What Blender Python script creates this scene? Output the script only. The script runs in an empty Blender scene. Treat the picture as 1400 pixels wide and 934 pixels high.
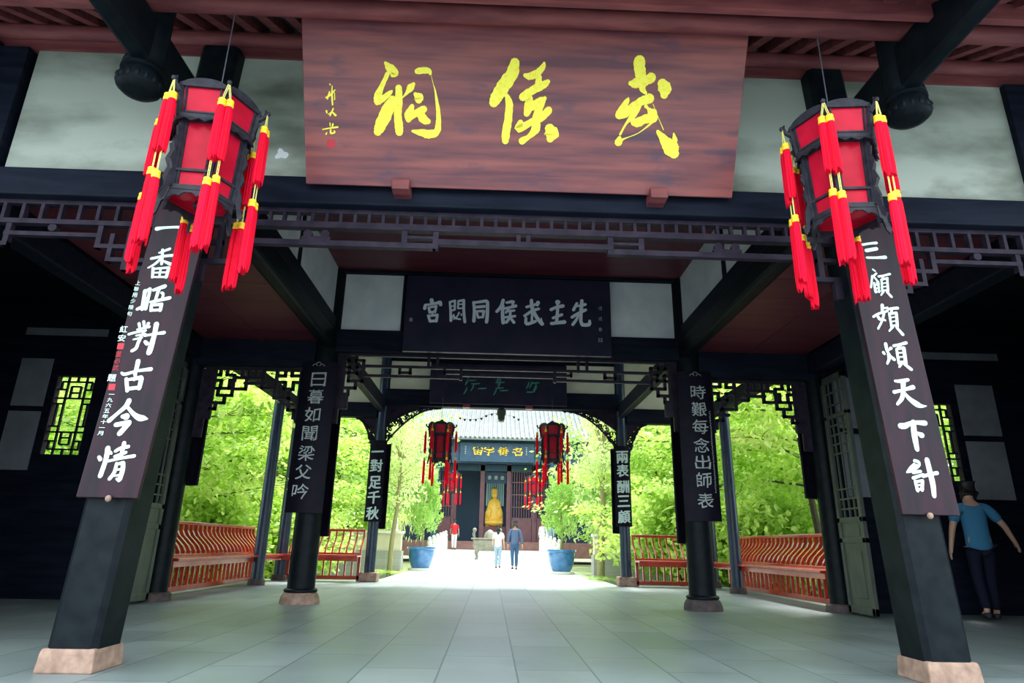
import bpy, bmesh, math, random
from mathutils import Vector, Matrix

# ------------------------------------------------------------------ camera, sky, light, exposure
SC = bpy.context.scene
COL = SC.collection
R = math.radians
PI = math.pi

CAM_F, CAM_PITCH, CAM_YAW, CAM_ROLL = 871.32, 0.3096, 0.0265, 0.0195
CAM_POS = Vector((-0.1756, 0.0, 0.7174))


def setup_camera():
    cp, sp = math.cos(CAM_PITCH), math.sin(CAM_PITCH)
    cy, sy = math.cos(CAM_YAW), math.sin(CAM_YAW)
    fw = Vector((sy * cp, cy * cp, sp))
    rt0 = Vector((cy, -sy, 0))
    up0 = rt0.cross(fw)
    cr, sr = math.cos(CAM_ROLL), math.sin(CAM_ROLL)
    rt = rt0 * cr + up0 * sr
    up = up0 * cr - rt0 * sr
    cd = bpy.data.cameras.new('camera')
    cd.sensor_width = 36.0
    cd.lens = CAM_F / 1400 * 36.0
    cd.clip_start = 0.05
    cd.clip_end = 500
    co = bpy.data.objects.new('camera', cd)
    COL.objects.link(co)
    m = Matrix((rt, up, -fw)).transposed().to_4x4()
    m.translation = CAM_POS
    co.matrix_world = m
    SC.camera = co


setup_camera()

w = bpy.data.worlds.new('sky')
SC.world = w
w.use_nodes = True
nt = w.node_tree
bg = nt.nodes['Background']
tc = nt.nodes.new('ShaderNodeTexCoord')
sep = nt.nodes.new('ShaderNodeSeparateXYZ')
rmp = nt.nodes.new('ShaderNodeValToRGB')
rmp.color_ramp.elements[0].position = 0.0
rmp.color_ramp.elements[0].color = (0.80, 0.93, 1.0, 1)
rmp.color_ramp.elements[1].position = 0.7
rmp.color_ramp.elements[1].color = (0.86, 0.95, 1.0, 1)
nt.links.new(tc.outputs['Generated'], sep.inputs[0])
nt.links.new(sep.outputs['Z'], rmp.inputs[0])
nt.links.new(rmp.outputs[0], bg.inputs[0])
bg.inputs[1].default_value = 4.2

sun = bpy.data.lights.new('sun', 'SUN')
sun.energy = 7.0
sun.angle = R(12)
sun.color = (1.0, 0.97, 0.92)
so = bpy.data.objects.new('sun', sun)
COL.objects.link(so)
so.rotation_euler = Vector((-0.22, -0.42, -0.88)).to_track_quat('-Z', 'Y').to_euler()

SC.view_settings.view_transform = 'Standard'
SC.view_settings.look = 'None'
SC.view_settings.exposure = 0.0
SC.view_settings.gamma = 1.0
SC.view_settings.use_curve_mapping = False
try:
    SC.cycles.use_denoising = True
    SC.cycles.max_bounces = 8
    SC.cycles.diffuse_bounces = 5
except Exception:
    pass

INK = {
 'plaque': '-970,798,8 -942,767,23.3 -908,736,21.3 -924,719,10|-956,728,12 -994,651,13.4 -1022,585,20.2 -1031,552,16.2|-1026,545,17.5 -981,573,16.2 -940,608,12.1 -927,620,5.4|-923,566,20.2 -957,495,33.9 -1003,400,32.7 -1024,353,23.9|-881,642,17.5 -881,564,21.6 -888,471,21.7 -881,391,23.2 -878,355,21.9|-856,578,2.7 -826,612,9.4 -802,645,18.8 -781,669,10.7|-757,751,14.7 -720,759,17.3 -679,757,14.7 -668,738,8|-661,725,1.3 -647,670,2 -636,638,4 -622,560,8.8 -611,481,12.2 -612,401,16.4 -627,360,19.2 -676,348,24.7 -732,356,17.8 -787,364,6.8|-767,604,12.1 -746,585,27 -746,569,20.3|-791,527,12.2 -812,467,25.8 -815,437,15|-815,447,19 -760,485,19 -711,510,19|-732,476,21.7 -711,444,24.5 -683,432,17|-100,828,27.3 -118,757,34.6 -168,685,36.2 -214,613,33.5 -235,570,26.3|-151,622,10.9 -131,573,20.4 -132,480,22 -144,386,23.6 -149,321,18.5|-28,753,10.8 5,748,20.2 56,770,20.2 92,814,14.4 98,835,7.2|65,743,17.4 60,686,20.3 2,642,21.8 -38,612,21.9|60,672,20.3 104,698,20.3 129,717,13|-35,612,18.2 3,606,20.4 5,557,25.6 -8,506,17.6|-9,528,16.1 35,558,22 86,588,24.8 112,610,10.9|87,574,21.9 60,487,20.6 56,408,25.1 12,355,13.3 -32,325,20.8|-48,447,14.7 -58,407,22.2 16,446,17.7 98,488,22.1 141,533,20.5|154,411,28.1 170,379,41.5 160,346,20.8|744,872,31 751,808,31.1 769,748,28.1 777,696,17.2 803,666,7.8|694,727,14.1 722,728,26.5 781,741,26.5 832,769,26.5|911,731,28.2 930,701,39.2 929,663,23.6|830,633,26.7 782,616,23.6 720,575,22.1 666,531,23.7 627,518,22.1|626,530,19 674,608,14.2 684,631,4.7|759,596,20.5 728,525,17.4 679,462,6.4 643,391,6.4|640,367,11.2 634,340,22.4|646,348,16 677,365,4 773,407,2.4 857,476,6.4|722,487,15.9 752,472,25.4 807,497,23.8 863,507,27|809,582,11 826,567,7.9 853,538,30.1|856,599,1.6 905,501,1.6 942,432,2.4|903,419,9.6 956,362,27.2 1005,309,45 1028,278,29|1014,411,4 1026,365,16',
 'sign': '-1330,638,2.8 -1332,577,5.1 -1330,516,4|-1373,562,4.5 -1340,582,5.7 -1311,614,2.8|-1364,554,4.5 -1348,599,4.5|-1345,649,4 -1342,643,2.8|-1314,594,2.3 -1315,550,2.8|-1372,476,5.1 -1369,462,3.4|-1325,494,4 -1349,446,4|-1334,471,3.4 -1311,450,7.4|-1360,454,2.3 -1328,477,2.9|-1401,354,2.9 -1351,364,4 -1298,373,5.2|-1350,398,2.9 -1348,376,2.9|-1330,393,4.6 -1336,365,2.9|-1345,353,4.6 -1346,331,5.2 -1319,337,4.6 -1322,348,3.5|-1378,324,4.6 -1372,335,2.3',
 'left': '-24,2701,14 26,2711,9 109,2718,9 143,2712,14 164,2729,5|23,2525,5.9 87,2556,8.8|-20,2481,8.8 55,2501,8.8 123,2510,9.8|42,2547,8.8 54,2444,8.7|40,2480,8.8 10,2443,7.8 -28,2414,4.8|66,2465,6.8 111,2446,10.7 164,2435,8.7|5,2412,9.7 12,2347,7.7|6,2407,6.8 102,2421,7.7|105,2420,9.7 101,2350,9.6|18,2380,5.8 99,2387,5.8|54,2414,6.8 55,2351,6.7|17,2350,5.8 96,2353,6.7|-17,2251,11.4 -11,2124,11.2|-20,2241,9.5 11,2267,9.5|14,2264,9.5 11,2125,9.4|-16,2197,5.7 6,2203,5.7|-42,2123,9.4 -10,2142,9.4 8,2144,5.6|36,2258,9.5 103,2287,13.4|70,2269,11.4 65,2224,9.5 60,2175,8.5|34,2174,8.5 149,2207,11.4|94,2240,9.5 104,2231,7.6 102,2196,7.6|42,2155,9.4 46,2116,9.4|42,2153,8.5 106,2162,10.4|105,2159,10.4 105,2118,9.4|49,2118,8.4 104,2123,9.4|-12,2026,8.7 3,1982,6.2|15,2040,8.7 27,1995,6.2|47,2028,9.9 36,1996,4.9|-16,1985,4.9 57,2006,8.6|-62,1952,7.4 -24,1965,7.4 39,1980,7.4|29,1970,6.1 10,1913,8.5 2,1863,9.7 -20,1843,9.7|-26,1918,4.9 24,1932,7.3|-13,1944,5.5 43,1958,5.5|9,1888,6.1 15,1919,8.6|39,1945,7.4 102,1960,8 156,1969,11.1|98,2026,14.8 98,1947,13.5 92,1871,15.8 87,1834,15.7|50,1905,9.8 64,1893,12.2|31,1777,13.2 30,1734,12 27,1691,9.5|-55,1698,7.1 -33,1690,9.5 37,1713,8.4 119,1727,12|-19,1660,10.7 2,1585,10.6|-15,1654,7.1 69,1671,13.1|73,1665,13.1 71,1602,11.8|2,1597,10.6 69,1608,10.6|33,1691,8.3 31,1655,7.1|25,1523,14.6 11,1486,13.1 -33,1437,10.1 -70,1396,12.9|21,1486,8.7 66,1443,11.6 106,1419,17.3 131,1416,15.9 157,1413,4.3|6,1424,11.5 27,1424,20.2|-23,1372,12.9 52,1388,14.4|52,1385,14.4 9,1319,14.3|-42,1229,14.1 -41,1155,12.6 -53,1065,12.5|-83,1175,9.8 -73,1162,11.2|-27,1205,11.3 -15,1198,7|6,1213,8.4 34,1231,9.9 77,1242,9.9|48,1263,11.3 45,1178,9.8|9,1181,8.4 70,1207,8.4|-26,1152,7 43,1171,8.4 123,1187,9.8|28,1140,8.4 25,1088,9.7 5,1049,9.7|29,1136,7 65,1145,10.5|65,1144,11.2 70,1102,12.5 64,1047,12.4|29,1101,5.6 62,1108,5.6|29,1067,5.5 66,1075,5.5|47,1050,6.9 62,1040,8.3',
 'right': '-150,2750,8.7 -99,2761,7.9 -52,2767,9.6|-132,2706,12.2 -59,2722,12.2|-136,2652,7.8 -66,2654,8.7 -7,2659,12.1|-109,2565,5.1 -94,2552,5.1|-118,2508,6.8 -89,2535,6.8|-120,2516,6.8 -142,2429,5.9|-109,2508,6 -93,2482,5.9 -97,2456,5.1|-116,2464,6.8 -115,2396,8.4|-111,2447,5.1 -81,2457,5.1|-115,2421,5.1 -84,2429,5.1|-116,2396,5.9 -85,2405,5.9|-86,2474,6.8 -92,2396,5.9|-76,2513,7.7 -38,2521,6.8 5,2534,7.7|-42,2519,6.8 -55,2492,6|-60,2488,6.8 -69,2401,6.7|-64,2488,6 -17,2502,7.7|-19,2500,7.7 -28,2407,7.6|-60,2462,4.2 -22,2469,4.2|-64,2436,4.2 -27,2441,4.2|-68,2410,5.1 -29,2415,5.1|-61,2402,6.7 -82,2375,5|-37,2402,7.6 -11,2365,7.6|-85,2303,10.8 -93,2252,7.5|-85,2278,5.8 -52,2287,5.8|-159,2217,7.4 -124,2239,7.4 -56,2262,7.5|-130,2226,8.3 -118,2201,9.9|-83,2244,7.5 -103,2193,6.6 -140,2134,6.5|-100,2210,6.6 -83,2194,6.6|-54,2274,7.5 -21,2281,8.3 16,2285,10|-21,2280,7.5 -35,2246,6.6|-47,2245,7.5 -47,2145,7.4|-47,2241,6.6 2,2251,9.1|2,2248,9.1 -6,2155,9|-39,2216,4.1 -2,2223,4.1|-40,2187,4.1 -3,2194,4.1|-43,2158,5.7 -7,2163,5.8|-38,2150,7.4 -67,2120,5.7|-15,2150,7.4 20,2098,9.8|-106,2029,10.4 -104,1983,9 -90,1951,6.4|-131,1969,9 -126,1960,7.7|-76,2000,10.3 -91,1987,5.2|-99,1957,9 -101,1925,9 -118,1893,6.4|-88,1945,7.7 -67,1923,10.3|-54,2017,9.1 -11,2028,7.8 32,2040,10.4|-9,2025,9.1 -28,2005,7.8|-39,1995,7.8 -40,1895,7.7|-39,1995,6.5 10,2005,9.7|11,2003,11 7,1896,10.2|-34,1969,4.5 8,1973,4.5|-36,1940,4.5 9,1944,4.5|-35,1908,5.1 7,1912,5.1|-21,1899,9 -41,1873,6.4|-3,1893,9 35,1859,10.2|-85,1777,7.6 -47,1778,11.4 1,1788,10.1|-32,1775,15.1 -44,1706,12.5 -61,1662,12.5 -95,1625,8.7|-103,1704,11.3 -45,1718,8.8 26,1739,13.8|-41,1706,7.5 -12,1664,12.5 31,1628,17.4 60,1616,11.2 91,1617,3.1|-98,1484,17.1 -70,1485,17.1 -16,1507,11.4 62,1506,15.7|-12,1511,14.3 -19,1430,17 -18,1337,12.6|4,1441,8.5 26,1428,17|-45,1265,11.1 -30,1249,18 -75,1214,16.6 -109,1193,4.1|-68,1194,9.6 -21,1202,8.3|-74,1160,9.6 -8,1182,8.3|-66,1144,6.8 -60,1084,9.5|-64,1137,8.2 -18,1145,8.2|-18,1144,8.2 -32,1088,9.5|-57,1118,5.5 -26,1118,5.5|-58,1091,6.8 -27,1095,8.2|-10,1172,9.6 30,1183,9.6 81,1194,11|33,1274,13.9 39,1193,15.2 43,1120,15.1 38,1054,12.2',
 'mid': '-1077,3915,24.2 -1065,3866,24.1|-1163,3788,21.1 -1157,3838,17.3|-1157,3838,17.3 -1069,3855,13.5 -959,3884,23.2|-957,3882,23.2 -948,3849,21.2|-1108,3799,15.4 -1090,3730,17.2|-1108,3804,13.5 -1007,3827,15.4|-1007,3824,15.4 -1021,3738,15.3|-1090,3735,13.4 -1021,3747,13.4|-1110,3685,15.3 -1078,3603,17.1|-1110,3680,13.4 -986,3699,17.2|-986,3696,17.2 -995,3605,17.1|-1078,3605,17.1 -995,3615,17.1|-1055,3741,11.5 -1055,3692,11.5|-824,3888,13.5 -808,3759,15.4 -797,3621,17.2|-824,3893,13.5 -755,3915,13.6|-755,3912,13.6 -753,3781,13.5|-812,3829,7.7 -756,3840,7.7|-813,3764,11.5 -753,3781,11.5|-708,3907,11.6 -708,3802,11.6|-708,3912,11.6 -634,3924,17.4|-634,3922,17.4 -627,3765,17.3 -607,3607,17.2|-706,3862,7.7 -641,3869,7.7|-703,3802,9.6 -638,3809,9.6|-764,3711,9.6 -743,3662,11.5 -669,3645,9.6|-691,3743,9.6 -717,3683,8.6 -761,3642,7.6|-773,3691,7.7 -780,3661,7.6|-663,3724,7.7 -657,3704,9.6|-497,3898,17.4 -483,3769,19.2 -484,3625,21|-497,3893,15.5 -325,3924,19.4|-315,3919,19.4 -305,3884,21.3 -304,3705,21.1 -311,3616,21|-453,3830,17.4 -350,3843,19.3|-450,3765,11.5 -429,3681,15.3|-446,3770,13.5 -353,3773,17.3|-353,3768,17.3 -364,3683,15.3|-429,3676,13.4 -364,3688,13.4|-91,3941,21.4 -117,3850,21.3 -175,3773,19.3|-93,3861,19.4 -95,3731,21.2 -83,3613,22.9|-44,3908,14.6 32,3926,20.9|50,3922,18.8 38,3873,12.5|-67,3821,16.7 3,3839,16.7 84,3863,20.9|-7,3833,12.5 -50,3757,12.4|-46,3778,12.5 65,3795,14.6|-64,3692,14.5 76,3713,16.6|9,3791,16.6 6,3695,16.5 -42,3619,18.5|16,3684,14.5 63,3622,18.6|300,3951,21 311,3843,23 368,3716,22.8 449,3612,24.8|449,3617,14.5 438,3697,5.2|235,3852,16.7 356,3893,16.7|391,3921,25.2 382,3883,16.7|207,3722,16.6 317,3800,18.7 402,3830,16.7|227,3691,16.6 238,3606,20.6 358,3647,18.6|312,3768,14.6 308,3650,14.5|665,3935,33.6 660,3903,16.8|574,3824,20.9 640,3859,18.8 736,3883,23.1|665,3865,18.8 649,3639,20.7|599,3702,16.6 720,3754,18.7|579,3621,20.7 659,3634,20.7 755,3648,24.8|930,3927,16.8 883,3829,18.8|929,3884,12.6 1046,3915,18.9|1001,3968,21.1 989,3832,23 984,3789,18.8|861,3721,18.7 943,3777,18.8 1050,3834,18.8|953,3766,14.6 922,3690,16.6 870,3614,18.6|988,3778,18.8 982,3671,20.8 1001,3613,20.7|1001,3613,20.7 1092,3621,22.8 1103,3674,16.6',
}

# ------------------------------------------------------------------ materials
MATS = {}


def mat(name, col, rough=0.6, col2=None, scale=6.0, stretch=(1, 1, 1), bump=0.0, coat=0.0, metal=0.0, trans=0.0, spec=0.5, lo=0.35, hi=0.65, detail=5.0):
    if name in MATS:
        return MATS[name]
    m = bpy.data.materials.new(name)
    m.use_nodes = True
    n = m.node_tree.nodes
    l = m.node_tree.links
    b = n['Principled BSDF']
    b.inputs['Base Color'].default_value = (*col, 1)
    b.inputs['Roughness'].default_value = rough
    b.inputs['Metallic'].default_value = metal
    b.inputs['Specular IOR Level'].default_value = spec
    if coat:
        b.inputs['Coat Weight'].default_value = coat
        b.inputs['Coat Roughness'].default_value = 0.15
    out = n['Material Output']
    if col2 is not None or bump:
        t = n.new('ShaderNodeTexCoord')
        mp = n.new('ShaderNodeMapping')
        mp.inputs['Scale'].default_value = stretch
        nz = n.new('ShaderNodeTexNoise')
        nz.inputs['Scale'].default_value = scale
        nz.inputs['Detail'].default_value = detail
        l.new(t.outputs['Object'], mp.inputs[0])
        l.new(mp.outputs[0], nz.inputs['Vector'])
        if col2 is not None:
            r = n.new('ShaderNodeValToRGB')
            r.color_ramp.elements[0].position = lo
            r.color_ramp.elements[0].color = (*col, 1)
            r.color_ramp.elements[1].position = hi
            r.color_ramp.elements[1].color = (*col2, 1)
            l.new(nz.outputs['Fac'], r.inputs[0])
            l.new(r.outputs[0], b.inputs['Base Color'])
        if bump:
            bp = n.new('ShaderNodeBump')
            bp.inputs['Strength'].default_value = bump
            bp.inputs['Distance'].default_value = 0.01
            l.new(nz.outputs['Fac'], bp.inputs['Height'])
            l.new(bp.outputs[0], b.inputs['Normal'])
    if trans:
        tr = n.new('ShaderNodeBsdfTranslucent')
        mx = n.new('ShaderNodeMixShader')
        mx.inputs[0].default_value = trans
        src = b.inputs['Base Color']
        if src.is_linked:
            l.new(src.links[0].from_socket, tr.inputs['Color'])
        else:
            tr.inputs['Color'].default_value = (*col, 1)
        l.new(b.outputs[0], mx.inputs[1])
        l.new(tr.outputs[0], mx.inputs[2])
        l.new(mx.outputs[0], out.inputs['Surface'])
    MATS[name] = m
    return m


def brick_mat(name, c1, c2, cm, bw, bh, swap=True, rough=0.5, mortar=0.006, spec=0.5, plane='xy'):
    m = bpy.data.materials.new(name)
    m.use_nodes = True
    n = m.node_tree.nodes
    l = m.node_tree.links
    b = n['Principled BSDF']
    b.inputs['Specular IOR Level'].default_value = spec
    t = n.new('ShaderNodeTexCoord')
    s = n.new('ShaderNodeSeparateXYZ')
    c = n.new('ShaderNodeCombineXYZ')
    l.new(t.outputs['Object'], s.inputs[0])
    a, d = {'xy': ('X', 'Y'), 'yx': ('Y', 'X'), 'xz': ('X', 'Z'), 'yz': ('Y', 'Z')}[plane]
    l.new(s.outputs[a], c.inputs['X'])
    l.new(s.outputs[d], c.inputs['Y'])
    k = n.new('ShaderNodeTexBrick')
    k.inputs['Scale'].default_value = 1.0
    k.inputs['Brick Width'].default_value = bw
    k.inputs['Row Height'].default_value = bh
    k.inputs['Mortar Size'].default_value = mortar
    k.inputs['Mortar Smooth'].default_value = 0.3
    k.inputs['Bias'].default_value = -0.1
    k.inputs['Color1'].default_value = (*c1, 1)
    k.inputs['Color2'].default_value = (*c2, 1)
    k.inputs['Mortar'].default_value = (*cm, 1)
    l.new(c.outputs[0], k.inputs['Vector'])
    nz = n.new('ShaderNodeTexNoise')
    nz.inputs['Scale'].default_value = 1.4
    nz.inputs['Detail'].default_value = 8
    l.new(t.outputs['Object'], nz.inputs['Vector'])
    r = n.new('ShaderNodeValToRGB')
    r.color_ramp.elements[0].position = 0.3
    r.color_ramp.elements[0].color = (0.78, 0.78, 0.78, 1)
    r.color_ramp.elements[1].position = 0.7
    r.color_ramp.elements[1].color = (1.12, 1.12, 1.12, 1)
    l.new(nz.outputs['Fac'], r.inputs[0])
    mx = n.new('ShaderNodeMixRGB')
    mx.blend_type = 'MULTIPLY'
    mx.inputs[0].default_value = 1.0
    l.new(k.outputs['Color'], mx.inputs[1])
    l.new(r.outputs[0], mx.inputs[2])
    l.new(mx.outputs[0], b.inputs['Base Color'])
    rr = n.new('ShaderNodeMapRange')
    rr.inputs['To Min'].default_value = rough - 0.1
    rr.inputs['To Max'].default_value = rough + 0.15
    l.new(nz.outputs['Fac'], rr.inputs['Value'])
    l.new(rr.outputs[0], b.inputs['Roughness'])
    bp = n.new('ShaderNodeBump')
    bp.inputs['Strength'].default_value = 0.25
    bp.inputs['Distance'].default_value = 0.004
    bp.invert = True
    l.new(k.outputs['Fac'], bp.inputs['Height'])
    l.new(bp.outputs[0], b.inputs['Normal'])
    MATS[name] = m
    return m


M_LAC = mat('black_lacquer', (0.0035, 0.006, 0.009), 0.45, (0.008, 0.012, 0.015), 9, bump=0.05, spec=0.10)
M_BEAM = mat('dark_beam_wood', (0.004, 0.006, 0.014), 0.55, (0.010, 0.013, 0.025), 5, (0.4, 3, 3), bump=0.05, spec=0.10)
M_LAC_SKY = mat('black_lacquer_sky_tint', (0.014, 0.030, 0.060), 0.32, (0.025, 0.045, 0.08), 7, spec=0.4)  # black lacquer with the blue of the skylight painted into its colour
M_LATT = mat('dark_brown_lattice_wood', (0.014, 0.010, 0.020), 0.5, (0.030, 0.021, 0.036), 12, spec=0.15)
M_BOARD = mat('dark_plum_board', (0.016, 0.011, 0.017), 0.36, (0.034, 0.013, 0.022), 5, (3, 3, 0.5), coat=0.02, spec=0.15)
M_BOARD_DARK = mat('ink_black_board', (0.006, 0.005, 0.012), 0.5, (0.010, 0.008, 0.018), 6, spec=0.1)
M_PLQ = mat('red_brown_plank', (0.105, 0.022, 0.036), 0.45, (0.27, 0.065, 0.058), 2.6, (0.45, 5.5, 5.5), bump=0.03, detail=10, coat=0.05)
M_NAVY = mat('navy_plaque_wood', (0.012, 0.012, 0.032), 0.45, (0.022, 0.018, 0.042), 4, spec=0.3)
M_GOLD = mat('gilded_yellow', (0.98, 0.76, 0.02), 0.4, (1.0, 0.88, 0.06), 40, lo=0.35, hi=0.5)
M_INKW = mat('pale_mint_ink', (0.62, 0.82, 0.72), 0.5, (0.75, 0.90, 0.84), 20)
M_INKG = mat('grey_ink', (0.40, 0.44, 0.42), 0.5)
M_INKS = mat('silver_ink', (0.70, 0.73, 0.80), 0.5)
M_INKGREEN = mat('green_ink', (0.06, 0.26, 0.20), 0.5)
M_SEAL = mat('seal_red', (0.50, 0.02, 0.04), 0.6)
M_PLAST = mat('stained_plaster', (0.15, 0.165, 0.135), 0.9, (0.43, 0.46, 0.40), 1.5, (0.6, 1, 1.5), bump=0.2, detail=12, lo=0.32, hi=0.56)
M_PLASTW = mat('white_plaster', (0.60, 0.62, 0.64), 0.85, (0.74, 0.75, 0.76), 3, bump=0.08, detail=9)
M_PLASTC = mat('white_plaster_cream_lit', (0.62, 0.60, 0.45), 0.85, (0.70, 0.68, 0.52), 3)  # white plaster; the cream cast of the gallery light is painted in
M_PANELD = mat('grey_plaster', (0.16, 0.17, 0.20), 0.9, (0.21, 0.22, 0.25), 4)
M_EAVE = mat('eave_red_wood', (0.135, 0.034, 0.040), 0.6, (0.24, 0.066, 0.066), 4, (0.6, 4, 4), bump=0.05, detail=8, spec=0.25)
M_TILEB = mat('roof_tile_underside', (0.030, 0.055, 0.085), 0.8, (0.11, 0.16, 0.20), 9, lo=0.45, hi=0.62)
M_CEIL = mat('ceiling_red_boards', (0.095, 0.018, 0.030), 0.42, (0.14, 0.028, 0.038), 2, (0.5, 3, 1))
M_STONE = mat('weathered_base_stone', (0.24, 0.15, 0.115), 0.85, (0.42, 0.27, 0.20), 14, bump=0.4, detail=8)
M_STONED = mat('dark_base_stone', (0.05, 0.04, 0.045), 0.8, (0.10, 0.07, 0.065), 14, bump=0.3)
M_BENCH = mat('red_lacquer_wood', (0.36, 0.022, 0.012), 0.26, (0.52, 0.050, 0.015), 4, coat=0.3)
M_DOOR = mat('grey_green_door_wood', (0.045, 0.055, 0.050), 0.5, (0.075, 0.085, 0.07), 6, (2, 2, 0.6))
M_LFRAME = mat('lantern_black_wood', (0.014, 0.014, 0.022), 0.5, (0.03, 0.03, 0.042), 20, spec=0.25)
M_LRED = mat('lantern_red_glass', (0.60, 0.008, 0.035), 0.3, (0.80, 0.015, 0.06), 5, trans=0.4, coat=0.06, spec=0.2)
M_TAS = mat('tassel_scarlet', (1.0, 0.004, 0.05), 0.7, (0.85, 0.002, 0.025), 60, (1, 1, 0.03), trans=0.3, spec=0.2)
M_TASCAP = mat('tassel_cap_gold', (0.95, 0.60, 0.02), 0.5)
M_CORD = mat('tassel_cord_yellow', (0.70, 0.62, 0.18), 0.7)
M_WIRE = mat('grey_wire', (0.10, 0.10, 0.13), 0.5)
M_FLOOR = brick_mat('hall_floor_slabs', (0.235, 0.29, 0.295), (0.315, 0.37, 0.375), (0.12, 0.155, 0.16), 0.95, 0.46, plane='yx', rough=0.42)
M_COURT = brick_mat('court_paving', (0.66, 0.66, 0.60), (0.72, 0.72, 0.66), (0.56, 0.56, 0.5), 1.2, 0.6, plane='yx', rough=0.7)
M_GROUND = mat('garden_soil', (0.10, 0.12, 0.05), 0.95, (0.22, 0.28, 0.10), 2)
M_CREAM = mat('cream_wall_render', (0.62, 0.56, 0.42), 0.9, (0.70, 0.64, 0.50), 2)
M_WALLG = brick_mat('grey_stone_blocks', (0.36, 0.37, 0.34), (0.42, 0.43, 0.40), (0.30, 0.31, 0.29), 0.9, 0.24, plane='xz', rough=0.8)
M_WSTONE = mat('white_carved_stone', (0.66, 0.66, 0.62), 0.8, (0.76, 0.76, 0.72), 6, bump=0.2)
M_BARK = mat('dark_bark', (0.045, 0.035, 0.025), 0.9, (0.09, 0.07, 0.05), 10, (4, 4, 0.6), bump=0.5)
M_BARKO = mat('olive_bark', (0.22, 0.20, 0.09), 0.9, (0.30, 0.27, 0.13), 10, (4, 4, 0.6), bump=0.3)
M_LEAF = mat('maple_leaf_green', (0.30, 0.54, 0.04), 0.45, (0.74, 0.88, 0.26), 0.9, trans=0.5, lo=0.38, hi=0.6)
M_LEAFP = mat('pale_leaf_green', (0.46, 0.58, 0.20), 0.55, (0.78, 0.84, 0.46), 0.9, trans=0.5)
M_LEAFD = mat('deep_leaf_green', (0.18, 0.40, 0.06), 0.45, (0.60, 0.80, 0.26), 1.0, trans=0.5, lo=0.38, hi=0.62)
M_LEAFJ = mat('juniper_green', (0.30, 0.54, 0.10), 0.6, (0.55, 0.76, 0.22), 4, trans=0.4)
M_POT = mat('blue_glaze', (0.03, 0.13, 0.36), 0.22, (0.06, 0.22, 0.48), 5, coat=0.5)
M_HALL = mat('hall_dark_wood_hazed', (0.018, 0.055, 0.11), 0.6, (0.03, 0.075, 0.14), 3)  # dark wood washed blue: flare haze painted into the colour
M_HALLIN = mat('hall_inner_dark_hazed', (0.020, 0.045, 0.085), 0.8)  # dark interior lifted to blue, the haze put into its colour
M_HALLRED = mat('hall_red_brown_wood', (0.13, 0.055, 0.075), 0.6, (0.17, 0.07, 0.085), 4)
M_PLINTH = mat('plinth_red_stone', (0.22, 0.10, 0.095), 0.8, (0.28, 0.14, 0.13), 3)
M_ROOF = mat('pale_roof_tile', (0.20, 0.215, 0.215), 0.85, (0.26, 0.275, 0.27), 3, spec=0.1)
M_ROOFD = mat('grey_roof_tile', (0.22, 0.26, 0.28), 0.8)
M_BRONZE = mat('aged_bronze', (0.20, 0.19, 0.155), 0.6, (0.30, 0.285, 0.235), 6, metal=0.1, bump=0.3)
M_GILT = mat('gilt_statue', (0.90, 0.50, 0.05), 0.35, (0.95, 0.62, 0.10), 12)
M_SKIN = mat('skin', (0.52, 0.30, 0.21), 0.55)
M_HAIR = mat('black_hair', (0.012, 0.011, 0.013), 0.5)
M_IRON = mat('dark_iron', (0.03, 0.032, 0.035), 0.5)




def add_stains(m, col, scale, lo, hi, stretch=(1, 1, 1), amt=0.85):
    n, l = m.node_tree.nodes, m.node_tree.links
    b = n['Principled BSDF']
    src = b.inputs['Base Color'].links[0].from_socket
    t = n.new('ShaderNodeTexCoord')
    mp = n.new('ShaderNodeMapping')
    mp.inputs['Scale'].default_value = stretch
    mp.inputs['Location'].default_value = (3.1, 1.7, 5.3)
    nz = n.new('ShaderNodeTexNoise')
    nz.inputs['Scale'].default_value = scale
    nz.inputs['Detail'].default_value = 6
    r = n.new('ShaderNodeMapRange')
    r.inputs['From Min'].default_value = lo
    r.inputs['From Max'].default_value = hi
    r.inputs['To Min'].default_value = amt
    r.inputs['To Max'].default_value = 0.0
    mx = n.new('ShaderNodeMixRGB')
    mx.inputs[2].default_value = (*col, 1)
    l.new(t.outputs['Object'], mp.inputs[0])
    l.new(mp.outputs[0], nz.inputs['Vector'])
    l.new(nz.outputs['Fac'], r.inputs['Value'])
    l.new(r.outputs[0], mx.inputs[0])
    l.new(src, mx.inputs[1])
    l.new(mx.outputs[0], b.inputs['Base Color'])


add_stains(M_PLQ, (0.045, 0.025, 0.06), 2.6, 0.27, 0.40, (1, 2.2, 2.2))
add_stains(M_PLAST, (0.10, 0.10, 0.075), 2.2, 0.26, 0.45, (0.8, 1, 1.4), 0.6)
add_stains(M_FLOOR, (0.11, 0.14, 0.14), 0.9, 0.25, 0.42, amt=0.55)


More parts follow.
